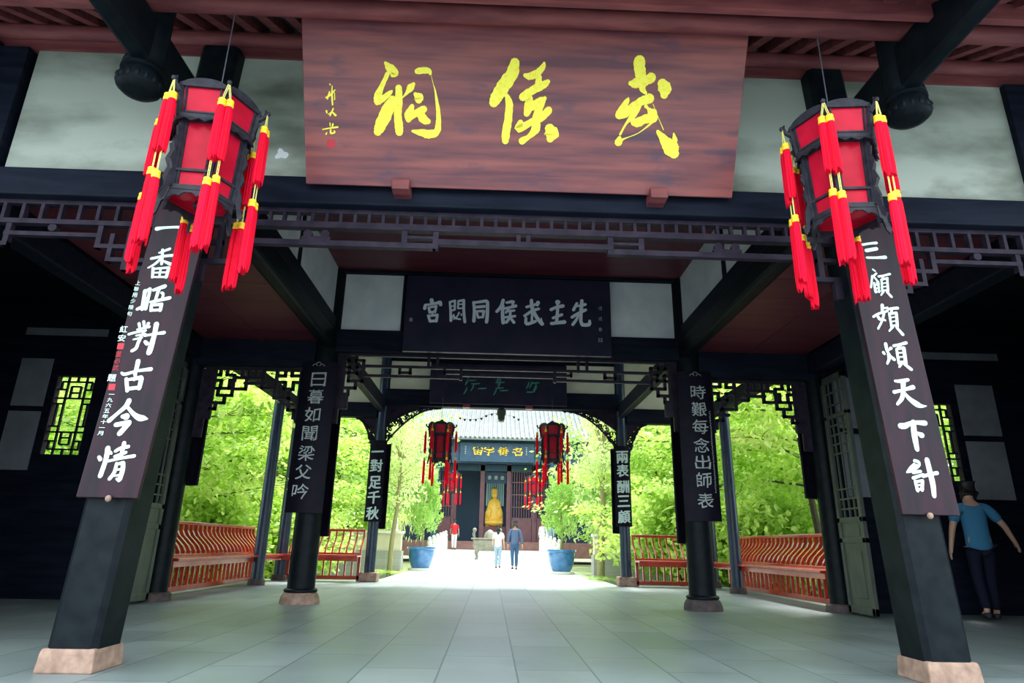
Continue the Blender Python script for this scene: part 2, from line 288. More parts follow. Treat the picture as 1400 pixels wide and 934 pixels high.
# ------------------------------------------------------------------ mesh helpers
class MB:
    def __init__(self):
        self.v = []
        self.f = []

    def add(self, vs, fs):
        n = len(self.v)
        self.v += [Vector(p) for p in vs]
        self.f += [tuple(i + n for i in f) for f in fs]
        return self

    def box(self, x0, x1, y0, y1, z0, z1):
        return self.add([(x0, y0, z0), (x1, y0, z0), (x1, y1, z0), (x0, y1, z0), (x0, y0, z1), (x1, y0, z1), (x1, y1, z1), (x0, y1, z1)],
                        [(0, 3, 2, 1), (4, 5, 6, 7), (0, 1, 5, 4), (1, 2, 6, 5), (2, 3, 7, 6), (3, 0, 4, 7)])

    def bar(self, p, q, wd, ht, up=(0, 0, 1)):
        p, q = Vector(p), Vector(q)
        d = (q - p).normalized()
        u = Vector(up)
        s = d.cross(u)
        if s.length < 1e-4:
            s = d.cross(Vector((0, 1, 0)))
        s.normalize()
        u = s.cross(d).normalized()
        a, b = s * wd / 2, u * ht / 2
        vs = [p - a - b, p + a - b, p + a + b, p - a + b, q - a - b, q + a - b, q + a + b, q - a + b]
        return self.add(vs, [(0, 1, 2, 3), (7, 6, 5, 4), (0, 4, 5, 1), (1, 5, 6, 2), (2, 6, 7, 3), (3, 7, 4, 0)])

    def tube(self, pts, r, n=8, caps=True):
        pts = [Vector(p) for p in pts]
        rs = r if isinstance(r, (list, tuple)) else [r] * len(pts)
        vs, fs = [], []
        prev = None
        for i, p in enumerate(pts):
            a = pts[max(0, i - 1)]
            b = pts[min(len(pts) - 1, i + 1)]
            t = (b - a).normalized()
            if prev is None:
                s = t.cross(Vector((0.13, 0.21, 0.97)))
                if s.length < 0.2:
                    s = t.cross(Vector((1, 0, 0)))
            else:
                s = prev - t * prev.dot(t)
            s.normalize()
            prev = s
            u = t.cross(s)
            for k in range(n):
                an = 2 * PI * k / n
                vs.append(p + (s * math.cos(an) + u * math.sin(an)) * rs[i])
        for i in range(len(pts) - 1):
            for k in range(n):
                k2 = (k + 1) % n
                fs.append((i * n + k, i * n + k2, (i + 1) * n + k2, (i + 1) * n + k))
        if caps:
            fs.append(tuple(range(n - 1, -1, -1)))
            fs.append(tuple((len(pts) - 1) * n + k for k in range(n)))
        return self.add(vs, fs)

    def lathe(self, prof, c=(0, 0, 0), n=24, rot=0.0, sx=1, sy=1, shear=(0, 0)):
        c = Vector(c)
        vs, fs = [], []
        for r, z in prof:
            for k in range(n):
                an = rot + 2 * PI * k / n
                vs.append(c + Vector((r * math.cos(an) * sx + shear[0] * z, r * math.sin(an) * sy + shear[1] * z, z)))
        for i in range(len(prof) - 1):
            for k in range(n):
                k2 = (k + 1) % n
                fs.append((i * n + k, i * n + k2, (i + 1) * n + k2, (i + 1) * n + k))
        fs.append(tuple(range(n - 1, -1, -1)))
        fs.append(tuple((len(prof) - 1) * n + k for k in range(n)))
        return self.add(vs, fs)

    def prism(self, poly, fn, a, b):
        """poly: 2D outline; fn(u, v, d) -> point; extruded from depth a to b"""
        n = len(poly)
        vs = [fn(u, v, a) for u, v in poly] + [fn(u, v, b) for u, v in poly]
        fs = [tuple(range(n)), tuple(range(2 * n - 1, n - 1, -1))]
        for i in range(n):
            j = (i + 1) % n
            fs.append((i, i + n, j + n, j))
        return self.add(vs, fs)

    def ellipsoid(self, c, r, n=14, m=9):
        c = Vector(c)
        vs, fs = [], []
        for i in range(1, m):
            th = PI * i / m
            for k in range(n):
                an = 2 * PI * k / n
                vs.append(c + Vector((r[0] * math.sin(th) * math.cos(an), r[1] * math.sin(th) * math.sin(an), r[2] * math.cos(th))))
        for i in range(m - 2):
            for k in range(n):
                k2 = (k + 1) % n
                fs.append((i * n + k, (i + 1) * n + k, (i + 1) * n + k2, i * n + k2))
        t = len(vs)
        vs += [c + Vector((0, 0, r[2])), c - Vector((0, 0, r[2]))]
        for k in range(n):
            k2 = (k + 1) % n
            fs.append((t, k, k2))
            fs.append((t + 1, (m - 2) * n + k2, (m - 2) * n + k))
        return self.add(vs, fs)

    def mesh(self, name, m, origin=(0, 0, 0), smooth=False, fix=True):
        o = Vector(origin)
        me = bpy.data.meshes.new(name)
        me.from_pydata([p - o for p in self.v], [], self.f)
        if fix:
            bm = bmesh.new()
            bm.from_mesh(me)
            bmesh.ops.recalc_face_normals(bm, faces=bm.faces)
            bm.to_mesh(me)
            bm.free()
        if smooth:
            me.shade_smooth()
            me.set_sharp_from_angle(angle=R(38))
        me.materials.append(m)
        return me

    def build(self, name, m, parent=None, origin=None, smooth=False, bevel=0.0, fix=True):
        if origin is None:
            origin = parent.get('_o', (0, 0, 0)) if parent is not None else (0, 0, 0)
            origin = tuple(origin)
        ob = bpy.data.objects.new(name, self.mesh(name, m, origin, smooth, fix))
        COL.objects.link(ob)
        if parent is not None:
            ob.parent = parent
        if bevel:
            bv = ob.modifiers.new('edge', 'BEVEL')
            bv.width = bevel
            bv.segments = 2
            bv.limit_method = 'ANGLE'
            bv.angle_limit = R(50)
        return ob


def tag(o, label=None, cat=None, group=None, kind=None):
    if label:
        o['label'] = label
    if cat:
        o['category'] = cat
    if group:
        o['group'] = group
    if kind:
        o['kind'] = kind
    return o


ORIG = {}


def thing(name, label, cat, loc=(0, 0, 0), group=None, kind='thing'):
    e = bpy.data.objects.new(name, None)
    e.empty_display_size = 0.1
    COL.objects.link(e)
    e.location = loc
    ORIG[e.name] = tuple(loc)
    return tag(e, label, cat, group, kind)


def part(mb, name, m, root, top=None, **kw):
    """a part (or sub-part) whose shape is given in world coordinates; root is the thing it moves with"""
    base = top if top is not None else root
    o = mb.build(name, m, root, origin=ORIG.get(base.name, (0, 0, 0)), **kw)
    return o


def solid(mb, name, m, label, cat, group=None, kind='thing', loc=None, **kw):
    if loc is None:
        xs = [p.x for p in mb.v]
        ys = [p.y for p in mb.v]
        zs = [p.z for p in mb.v]
        loc = ((min(xs) + max(xs)) / 2, (min(ys) + max(ys)) / 2, min(zs))
    o = mb.build(name, m, None, origin=loc, **kw)
    o.location = loc
    ORIG[o.name] = tuple(loc)
    return tag(o, label, cat, group, kind)


def struct(mb, name, m, label, cat='room', **kw):
    return solid(mb, name, m, label, cat, kind='structure', loc=(0, 0, 0), **kw)


def copy_tree(o, parent=None):
    c = o.copy()
    COL.objects.link(c)
    c.parent = parent
    for ch in list(o.children):
        copy_tree(ch, c)
    return c


# ------------------------------------------------------------------ brush writing
def catmull(S, n=5):
    if len(S) < 3:
        return [tuple(S[0][i] + (S[1][i] - S[0][i]) * t / n for i in range(3)) for t in range(n + 1)]
    P = [S[0]] + S + [S[-1]]
    out = []
    for i in range(1, len(P) - 2):
        p0, p1, p2, p3 = P[i - 1], P[i], P[i + 1], P[i + 2]
        for k in range(n):
            t = k / n
            out.append(tuple(0.5 * ((2 * p1[j]) + (-p0[j] + p2[j]) * t + (2 * p0[j] - 5 * p1[j] + 4 * p2[j] - p3[j]) * t * t + (-p0[j] + 3 * p1[j] - 3 * p2[j] + p3[j]) * t ** 3) for j in range(3)))
    out.append(tuple(S[-1]))
    return out


def ink(mb, text, fn, h=0.003, rough=0.0, seed=1, k=1.0):
    """brush strokes 'u,v,halfwidth ...' in millimetres, laid on a surface by fn(u, v, height)"""
    rnd = random.Random(seed)
    for si, st in enumerate(text.split('|')):
        S = [tuple(float(q) / 1000 for q in t.split(',')) for t in st.split()]
        if len(S) < 2:
            continue
        C = [(a, b, c * k) for a, b, c in catmull(S)]
        L, Rr = [], []
        n = len(C)
        for i, (u, v, wd) in enumerate(C):
            a = C[max(0, i - 1)]
            b = C[min(n - 1, i + 1)]
            du, dv = b[0] - a[0], b[1] - a[1]
            ln = math.hypot(du, dv) or 1e-6
            nx, ny = -dv / ln, du / ln
            wd = max(wd, 0.0012)
            j1 = 1 + rough * rnd.uniform(-1, 1)
            j2 = 1 + rough * rnd.uniform(-1, 1)
            L.append((u + nx * wd * j1, v + ny * wd * j1))
            Rr.append((u - nx * wd * j2, v - ny * wd * j2))

        def cap(c, frm, flip):
            u, v, wd = c
            wd = max(wd, 0.0012)
            a0 = math.atan2(frm[1] - v, frm[0] - u)
            return [(u + wd * math.cos(a0 + flip * PI * k / 5), v + wd * math.sin(a0 + flip * PI * k / 5)) for k in range(1, 5)]
        lev = h + 0.00012 * (si % 9)
        vs = [fn(u, v, lev) for u, v in L] + [fn(u, v, lev) for u, v in Rr]
        vs += [fn(u, v, 0) for u, v in L] + [fn(u, v, 0) for u, v in Rr]
        fs = []
        for i in range(n - 1):
            fs.append((i, i + 1, n + i + 1, n + i))
            fs.append((2 * n + i, 2 * n + i + 1, i + 1, i))
            fs.append((n + i, n + i + 1, 3 * n + i + 1, 3 * n + i))
        mb.add(vs, fs)
        e = cap(C[-1], L[-1], -1)
        s = cap(C[0], L[0], 1)
        mb.add([fn(*L[-1], lev)] + [fn(u, v, lev) for u, v in e] + [fn(*Rr[-1], lev)], [tuple(range(6))])
        mb.add([fn(*L[0], lev)] + [fn(u, v, lev) for u, v in s] + [fn(*Rr[0], lev)], [tuple(range(6))])


def ink_chars(root, text, axis, bounds, fn, m, h=0.003, rough=0.0, seed=1, k=1.0, name='character'):
    """one part per written character: strokes are sorted by where they start along the line"""
    groups = {}
    for st in text.split('|'):
        P = [tuple(float(q) for q in t.split(',')) for t in st.split()]
        lo = min(p[axis] - p[2] for p in P)
        groups.setdefault(sum(1 for b in bounds if lo >= b), []).append(st)
    for g in sorted(groups):
        mb = MB()
        ink(mb, '|'.join(groups[g]), fn, h, rough, seed + g, k)
        part(mb, name, m, root, fix=False)


GL = {}


def glyph(ch, bold=0.0):
    key = (ch, bold)
    if key not in GL:
        cu = bpy.data.curves.new('glyph', 'FONT')
        cu.body = ch
        cu.size = 1.0
        cu.offset = bold
        cu.resolution_u = 3
        ob = bpy.data.objects.new('glyph', cu)
        COL.objects.link(ob)
        dg = bpy.context.evaluated_depsgraph_get()
        dg.update()
        me = bpy.data.meshes.new_from_object(ob.evaluated_get(dg))
        vs = [tuple(v.co) for v in me.vertices]
        fs = [tuple(p.vertices) for p in me.polygons]
        bpy.data.objects.remove(ob)
        bpy.data.curves.remove(cu)
        bpy.data.meshes.remove(me)
        GL[key] = (vs, fs)
    return GL[key]


def write(mb, ch, fn, u, v, wd, ht, bold=0.0, skew=0.0, h=0.003, wob=0.0):
    vs, fs = glyph(ch, 0.0)
    if not vs:
        return
    xs = [p[0] for p in vs]
    ys = [p[1] for p in vs]
    cx, cy = (min(xs) + max(xs)) / 2, (min(ys) + max(ys)) / 2
    sx = max(max(xs) - min(xs), 0.35)
    sy = max(max(ys) - min(ys), 0.35)
    if ch in '一三二':
        sy = max(sy, 0.85)
    shifts = [(0, 0)] if bold <= 0 else [(0, 0), (bold, 0), (-bold, 0), (0, bold * 0.7), (0, -bold * 0.7)]
    for k, (du, dv) in enumerate(shifts):
        out = []
        for p in vs:
            a, b = (p[0] - cx) / sx + du, (p[1] - cy) / sy + dv
            a += wob * math.sin(7 * b + 3 * a)
            b += wob * math.sin(6 * a - 2) + skew * a
            out.append(fn(u + a * wd, v + b * ht, h + 0.0003 * k))
        mb.add(out, fs)


def write_chars(root, items, fn, m, wd, ht, name='character', **kw):
    for ch, u, v in items:
        mb = MB()
        write(mb, ch, fn, u, v, wd, ht, **kw)
        part(mb, name, m, root, fix=False)

# ------------------------------------------------------------------ the setting: floors, walls, ceilings, roof
W_ = MB().box(-9.0, 9.0, -0.3, 8.4, -0.3, 0.0).box(-4.75, 4.75, 8.4, 13.5, -0.3, 0.0)
struct(W_, 'floor', M_FLOOR, 'grey green stone slab floor of the open hall', 'floor')
struct(MB().box(-30, 30, -24, -0.3, -0.4, -0.02), 'floor_forecourt', M_WALLG if False else M_FLOOR, 'grey paved forecourt in front of the hall', 'ground')
g = MB()
g.add([(-2.95, 13.5, -0.17), (2.95, 13.5, -0.17), (2.95, 27, -0.17), (-2.95, 27, -0.17), (-2.95, 40, 0.42), (2.95, 40, 0.42), (-2.95, 41.6, 0.42), (2.95, 41.6, 0.42),
       (-2.95, 13.5, -0.5), (2.95, 13.5, -0.5), (-2.95, 41.6, -0.5), (2.95, 41.6, -0.5)],
      [(0, 1, 2, 3), (3, 2, 5, 4), (4, 5, 7, 6), (8, 9, 1, 0), (1, 9, 11, 7, 5, 2), (0, 3, 4, 6, 10, 8), (8, 10, 11, 9)])
struct(g, 'floor_courtyard', M_COURT, 'bright pale paving of the courtyard path rising to the far hall', 'ground')
struct(MB().box(-60, 60, 8.6, 120, -0.7, -0.35), 'ground_garden', M_GROUND, 'garden soil and low growth around the courtyard', 'ground')

# roof over everything (seen only from below) and ceilings
roof = MB()


def slab(mb, pts, t=0.12):
    n = len(pts)
    mb.add([Vector(p) for p in pts] + [Vector(p) + Vector((0, 0, t)) for p in pts],
           [tuple(range(n)), tuple(range(2 * n - 1, n - 1, -1))] + [(i, (i + 1) % n, (i + 1) % n + n, i + n) for i in range(n)])


EZ = lambda y: 4.155 + (y - 3.3) * 0.55      # underside of the eave tiles
slab(roof, [(-9.2, 2.45, EZ(2.45)), (9.2, 2.45, EZ(2.45)), (9.2, 6.3, EZ(6.3)), (-9.2, 6.3, EZ(6.3))])
slab(roof, [(-9.2, 6.3, EZ(6.3)), (9.2, 6.3, EZ(6.3)), (9.2, 9.0, 4.55), (-9.2, 9.0, 4.55)])
slab(roof, [(-4.9, 8.6, 4.62), (4.9, 8.6, 4.62), (4.9, 13.9, 4.62), (-4.9, 13.9, 4.62)])
roofo = struct(roof, 'roof', M_TILEB, 'blue grey tile underside of the eaves above the red rafters', 'roof')
for i in range(46):
    x = -4.55 + i * 0.203
    r_ = MB()
    r_.bar((x, 2.5, EZ(2.5) - 0.045), (x, 4.22, EZ(4.22) - 0.045), 0.078, 0.085)
    ob = r_.build('rafter', M_EAVE, roofo, origin=(0, 0, 0))

struct(MB().box(-2.42, 2.42, 4.2, 8.36, 4.38, 4.44), 'ceiling_nave', M_CEIL, 'high dark red board ceiling of the middle bay', 'ceiling')
for sx, side in ((-1, 'west'), (1, 'east')):
    cb = MB()
    for k in range(8):
        y0 = 4.22 + k * 0.52
        cb.box(min(sx * 2.52, sx * 4.1), max(sx * 2.52, sx * 4.1), y0, y0 + 0.512, 3.30, 3.335)
    cb.box(min(sx * 3.30, sx * 3.36), max(sx * 3.30, sx * 3.36), 4.2, 8.3, 3.285, 3.30)
    struct(cb, 'ceiling_aisle_' + side, M_CEIL, 'low dark red board ceiling of the %s side aisle' % ('left' if sx < 0 else 'right'), 'ceiling')
    struct(MB().box(min(sx * 4.3, sx * 9), max(sx * 4.3, sx * 9), 4.0, 8.5, 3.75, 3.83), 'ceiling_wing_' + side, M_BEAM, 'black ceiling of the dark wing on the %s' % ('left' if sx < 0 else 'right'), 'ceiling')
struct(MB().box(-4.6, 4.6, 8.5, 13.4, 4.5, 4.56), 'ceiling_gallery', M_BEAM, 'dark ceiling of the rear gallery', 'ceiling')


def wall_with_holes(x0, x1, y0, y1, z0, z1, holes):
    mb = MB()
    xs = sorted(set([x0, x1] + [h[0] for h in holes] + [h[1] for h in holes]))
    for a, b in zip(xs, xs[1:]):
        hs = sorted([(h[2], h[3]) for h in holes if h[0] <= a + 1e-6 and h[1] >= b - 1e-6])
        z = z0
        for h0, h1 in hs:
            mb.box(a, b, y0, y1, z, h0)
            z = h1
        mb.box(a, b, y0, y1, z, z1)
    return mb


WIN = {-1: [(-5.96, -5.45, 1.70, 2.76), (-7.65, -7.10, 1.70, 2.76)], 1: [(5.55, 6.07, 1.62, 2.68), (7.13, 7.68, 1.62, 2.68)]}
PANELS = {-1: [(-6.46, -6.05, 2.33, 2.97), (-6.46, -6.05, 1.51, 2.26), (-4.78, -4.44, 2.33, 3.0), (-4.78, -4.44, 1.45, 2.26)],
          1: [(6.16, 6.68, 2.24, 2.94), (6.16, 6.68, 1.40, 2.16), (4.44, 4.80, 2.30, 3.0), (4.44, 4.80, 1.40, 2.22)]}
nwin = 0
for sx, side in ((-1, 'west'), (1, 'east')):
    xa, xb = min(sx * 4.36, sx * 9), max(sx * 4.36, sx * 9)
    wm = wall_with_holes(xa, xb, 8.36, 8.46, 0, 3.8, WIN[sx])
    wo = struct(wm, 'wall_rear_' + side, M_BEAM, 'black timber rear wall of the %s wing with grey plaster panels' % ('left' if sx < 0 else 'right'), 'wall')
    for p in PANELS[sx]:
        MB().box(p[0], p[1], 8.345, 8.37, p[2], p[3]).build('plaster_panel', M_PANELD, wo, origin=(0, 0, 0))
    for (a, b) in (((-6.5, -5.42) if sx < 0 else (5.6, 6.85)),):
        MB().box(a, b, 8.345, 8.37, 3.30, 3.40).build('plaster_panel', M_PANELD, wo, origin=(0, 0, 0))
    struct(MB().box(min(sx * 8.9, sx * 9), max(sx * 8.9, sx * 9), 4.0, 8.4, 0, 3.8), 'wall_end_' + side, M_BEAM, 'black end wall of the %s wing' % ('left' if sx < 0 else 'right'), 'wall')
    struct(MB().box(min(sx * 4.38, sx * 9), max(sx * 4.38, sx * 9), 4.0, 4.12, 0, 5.0), 'wall_front_' + side, M_BEAM, 'black front wall of the %s wing' % ('left' if sx < 0 else 'right'), 'wall')
    for wi, (x0, x1, z0, z1) in enumerate(WIN[sx]):
        nwin += 1
        lb = MB()
        fr = 0.02

        def U(u):
            return x0 + (x1 - x0) * u

        def V(v):
            return z0 + (z1 - z0) * v
        segs = [((.27, 0), (.27, 1)), ((.73, 0), (.73, 1)), ((0, .29), (1, .29)), ((0, .71), (1, .71)), ((.12, .08), (.88, .08)), ((.12, .92), (.88, .92)),
                ((0, .18), (.27, .18)), ((.73, .18), (1, .18)), ((0, .82), (.27, .82)), ((.73, .82), (1, .82)), ((.5, 0), (.5, .08)), ((.5, .92), (.5, 1)),
                ((.38, .14), (.62, .14)), ((.38, .22), (.62, .22)), ((.38, .14), (.38, .29)), ((.62, .14), (.62, .29)), ((.38, .78), (.62, .78)), ((.38, .86), (.62, .86)),
                ((.38, .71), (.38, .86)), ((.62, .71), (.62, .86)), ((.12, .36), (.12, .64)), ((.88, .36), (.88, .64)), ((0, .36), (.27, .36)), ((0, .64), (.27, .64)),
                ((.73, .36), (1, .36)), ((.73, .64), (1, .64)), ((.12, .08), (.12, .18)), ((.88, .08), (.88, .18)), ((.12, .82), (.12, .92)), ((.88, .82), (.88, .92))]
        for (a, b) in segs:
            lb.bar((U(a[0]), 8.41, V(a[1])), (U(b[0]), 8.41, V(b[1])), 0.03, fr, up=(0, 0, 1) if abs(a[0] - b[0]) > 1e-6 else (1, 0, 0))
        for (a, b) in (((0, 0), (1, 0)), ((0, 1), (1, 1)), ((0, 0), (0, 1)), ((1, 0), (1, 1))):
            lb.bar((U(a[0]), 8.41, V(a[1])), (U(b[0]), 8.41, V(b[1])), 0.09, 0.03, up=(0, 0, 1) if abs(a[0] - b[0]) > 1e-6 else (1, 0, 0))
        struct(lb, 'window_%d' % nwin, M_LATT, 'dark lattice window with geometric bars, %s in the rear wall of the %s wing' % ('nearer the open bays' if wi == 0 else 'farther from the open bays', 'left' if sx < 0 else 'right'), 'window')

# front plaster wall above the lintel, with posts between its panels
fw = MB().box(-4.36, 4.36, 4.262, 4.32, 3.195, 4.36)
fo = struct(fw, 'wall_front_upper', M_BEAM, 'dark timber wall band above the front lintel carrying the plaster panels', 'wall')
for a, b in ((-3.74, -2.52), (-2.20, 2.20), (2.22, 3.80)):
    pp = MB().box(a, b, 4.10, 4.262, 3.19, 4.27).build('plaster_panel', M_PLAST, fo, origin=(0, 0, 0))
    if a == -2.20:
        pq = MB().prism([(-1.79 + 0.055 * (0.75 + 0.25 * math.cos(5 * q)) * math.cos(q * PI / 8), 3.425 + 0.055 * (0.75 + 0.25 * math.cos(5 * q)) * math.sin(q * PI / 8)) for q in range(16)],
                        lambda u, v, d: Vector((u, 4.099 - d, v)), 0, 0.002)
        pq.build('paint_patch', M_PLASTW, pp, origin=(0, 0, 0))
MB().box(-4.36, 4.36, 4.085, 4.262, 4.272, 4.36).build('top_board', M_EAVE, fo, origin=(0, 0, 0))

# ------------------------------------------------------------------ beams


def beam(name, x0, x1, y0, y1, z0, z1, m, label, bevel=0.015):
    return solid(MB().box(x0, x1, y0, y1, z0, z1), name, m, label, 'beam', bevel=bevel)


beam('lintel_beam', -4.36, 4.36, 4.0, 4.2, 2.975, 3.19, M_BEAM, 'thick dark lintel beam running across the front columns under the plaster panels')
pz = MB().tube([(-4.6, 4.1, 4.435), (4.6, 4.1, 4.435)], 0.068, 14)
solid(pz, 'wall_purlin', M_EAVE, 'round red purlin lying on top of the front plaster wall', 'beam', smooth=True)
pz = MB().tube([(-4.6, 3.3, 3.995), (4.6, 3.3, 3.995)], 0.062, 16)
solid(pz, 'eave_purlin', M_EAVE, 'round red eave purlin in front of the big red plaque top', 'beam', smooth=True)
solid(MB().bar((-4.6, 3.0, 3.86), (4.6, 3.0, 3.86), 0.05, 0.12), 'eave_board', M_EAVE, 'thin red eave board along the top edge of the view', 'beam')
for sx, sd in ((-1, 'left'), (1, 'right')):
    tb = MB().box(sx * 2.43 - 0.085, sx * 2.43 + 0.085, 4.15, 8.4, 3.20, 3.46)
    solid(tb, 'tie_beam', M_LAC, 'heavy dark tie beam running back from the %s front column to the round inner column' % sd, 'beam', bevel=0.04)
    tb = MB().box(sx * 2.43 - 0.06, sx * 2.43 + 0.06, 4.2, 8.4, 3.46, 3.66)
    solid(tb, 'tie_beam', M_BEAM, 'upper dark tie beam lying on the heavy tie beam over the %s aisle edge' % sd, 'beam', bevel=0.02)
    wp = MB().box(sx * 2.43 - 0.02, sx * 2.43 + 0.02, 4.2, 8.38, 3.66, 4.38)
    wo = struct(wp, 'wall_aisle_' + ('west' if sx < 0 else 'east'), M_PLASTW, 'white plaster infill above the tie beam on the %s of the middle bay' % sd, 'wall')
    MB().box(sx * 2.43 - 0.03, sx * 2.43 + 0.03, 6.55, 6.66, 3.66, 4.38).build('stud', M_BEAM, wo, origin=(0, 0, 0))
    tb = MB().box(sx * 4.2 - 0.09, sx * 4.2 + 0.09, 4.15, 8.4, 3.02, 3.28)
    solid(tb, 'tie_beam', M_BEAM, 'dark tie beam over the open side of the %s wing' % sd, 'beam', bevel=0.02)
    # gallery side beam
    tb = MB().box(sx * 4.1 - 0.08, sx * 4.1 + 0.08, 8.45, 13.3, 3.17, 3.42)
    solid(tb, 'gallery_beam', M_BEAM, 'dark eave beam over the %s bench of the gallery' % sd, 'beam', bevel=0.02)
    tb = MB().box(sx * 2.5 - 0.07, sx * 2.5 + 0.07, 8.5, 13.1, 3.30, 3.58)
    solid(tb, 'gallery_tie_beam', M_BEAM, 'dark tie beam from the inner to the rear column on the %s' % sd, 'beam', bevel=0.02)
    tb = MB().box(min(sx * 2.6, sx * 4.36), max(sx * 2.6, sx * 4.36), 8.3, 8.5, 2.935, 3.30)
    solid(tb, 'lintel_beam', M_BEAM, 'dark lintel over the garden opening of the %s side bay' % sd, 'beam', bevel=0.012)
    tb = MB().box(min(sx * 2.6, sx * 4.3), max(sx * 2.6, sx * 4.3), 13.1, 13.3, 3.19, 3.50)
    solid(tb, 'lintel_beam', M_BEAM, 'dark rear lintel over the %s back bench' % sd, 'beam', bevel=0.012)
    cw = MB().box(min(sx * 2.57, sx * 4.3), max(sx * 2.57, sx * 4.3), 13.18, 13.24, 3.50, 4.5)
    struct(cw, 'wall_rear_upper_' + ('west' if sx < 0 else 'east'), M_PLASTC, 'white plaster, tinted cream by painted light, above the rear lintel of the %s side bay' % sd, 'wall')
beam('mid_lintel_beam', -2.36, 2.36, 8.31, 8.49, 3.17, 3.49, M_BEAM, 'dark beam under the white panels and the navy plaque')
beam('mid_top_beam', -2.36, 2.36, 8.31, 8.49, 4.33, 4.378, M_BEAM, 'dark beam at the ceiling above the navy plaque')
mw = MB().box(-2.30, 2.30, 8.41, 8.46, 3.492, 4.328)
mo = struct(mw, 'wall_middle_upper', M_BEAM, 'dark wall band between the two inner beams', 'wall')
MB().box(-2.31, -1.50, 8.365, 8.41, 3.50, 4.325).build('plaster_panel', M_PLASTW, mo, origin=(0, 0, 0))
MB().box(1.42, 2.31, 8.365, 8.41, 3.50, 4.325).build('plaster_panel', M_PLASTW, mo, origin=(0, 0, 0))
beam('rear_lintel_beam', -2.42, 2.42, 13.08, 13.3, 3.44, 3.80, M_BEAM, 'dark rear beam over the courtyard opening')
rw = MB().box(-2.43, 2.43, 13.2, 13.26, 3.80, 4.5)
ro = struct(rw, 'wall_rear_middle', M_BEAM, 'dark wall band above the courtyard opening', 'wall')
MB().box(-2.38, -1.55, 13.165, 13.21, 3.81, 4.42).build('plaster_panel', M_PLASTC, ro, origin=(0, 0, 0))
MB().box(1.35, 2.38, 13.165, 13.21, 3.81, 4.42).build('plaster_panel', M_PLASTC, ro, origin=(0, 0, 0))

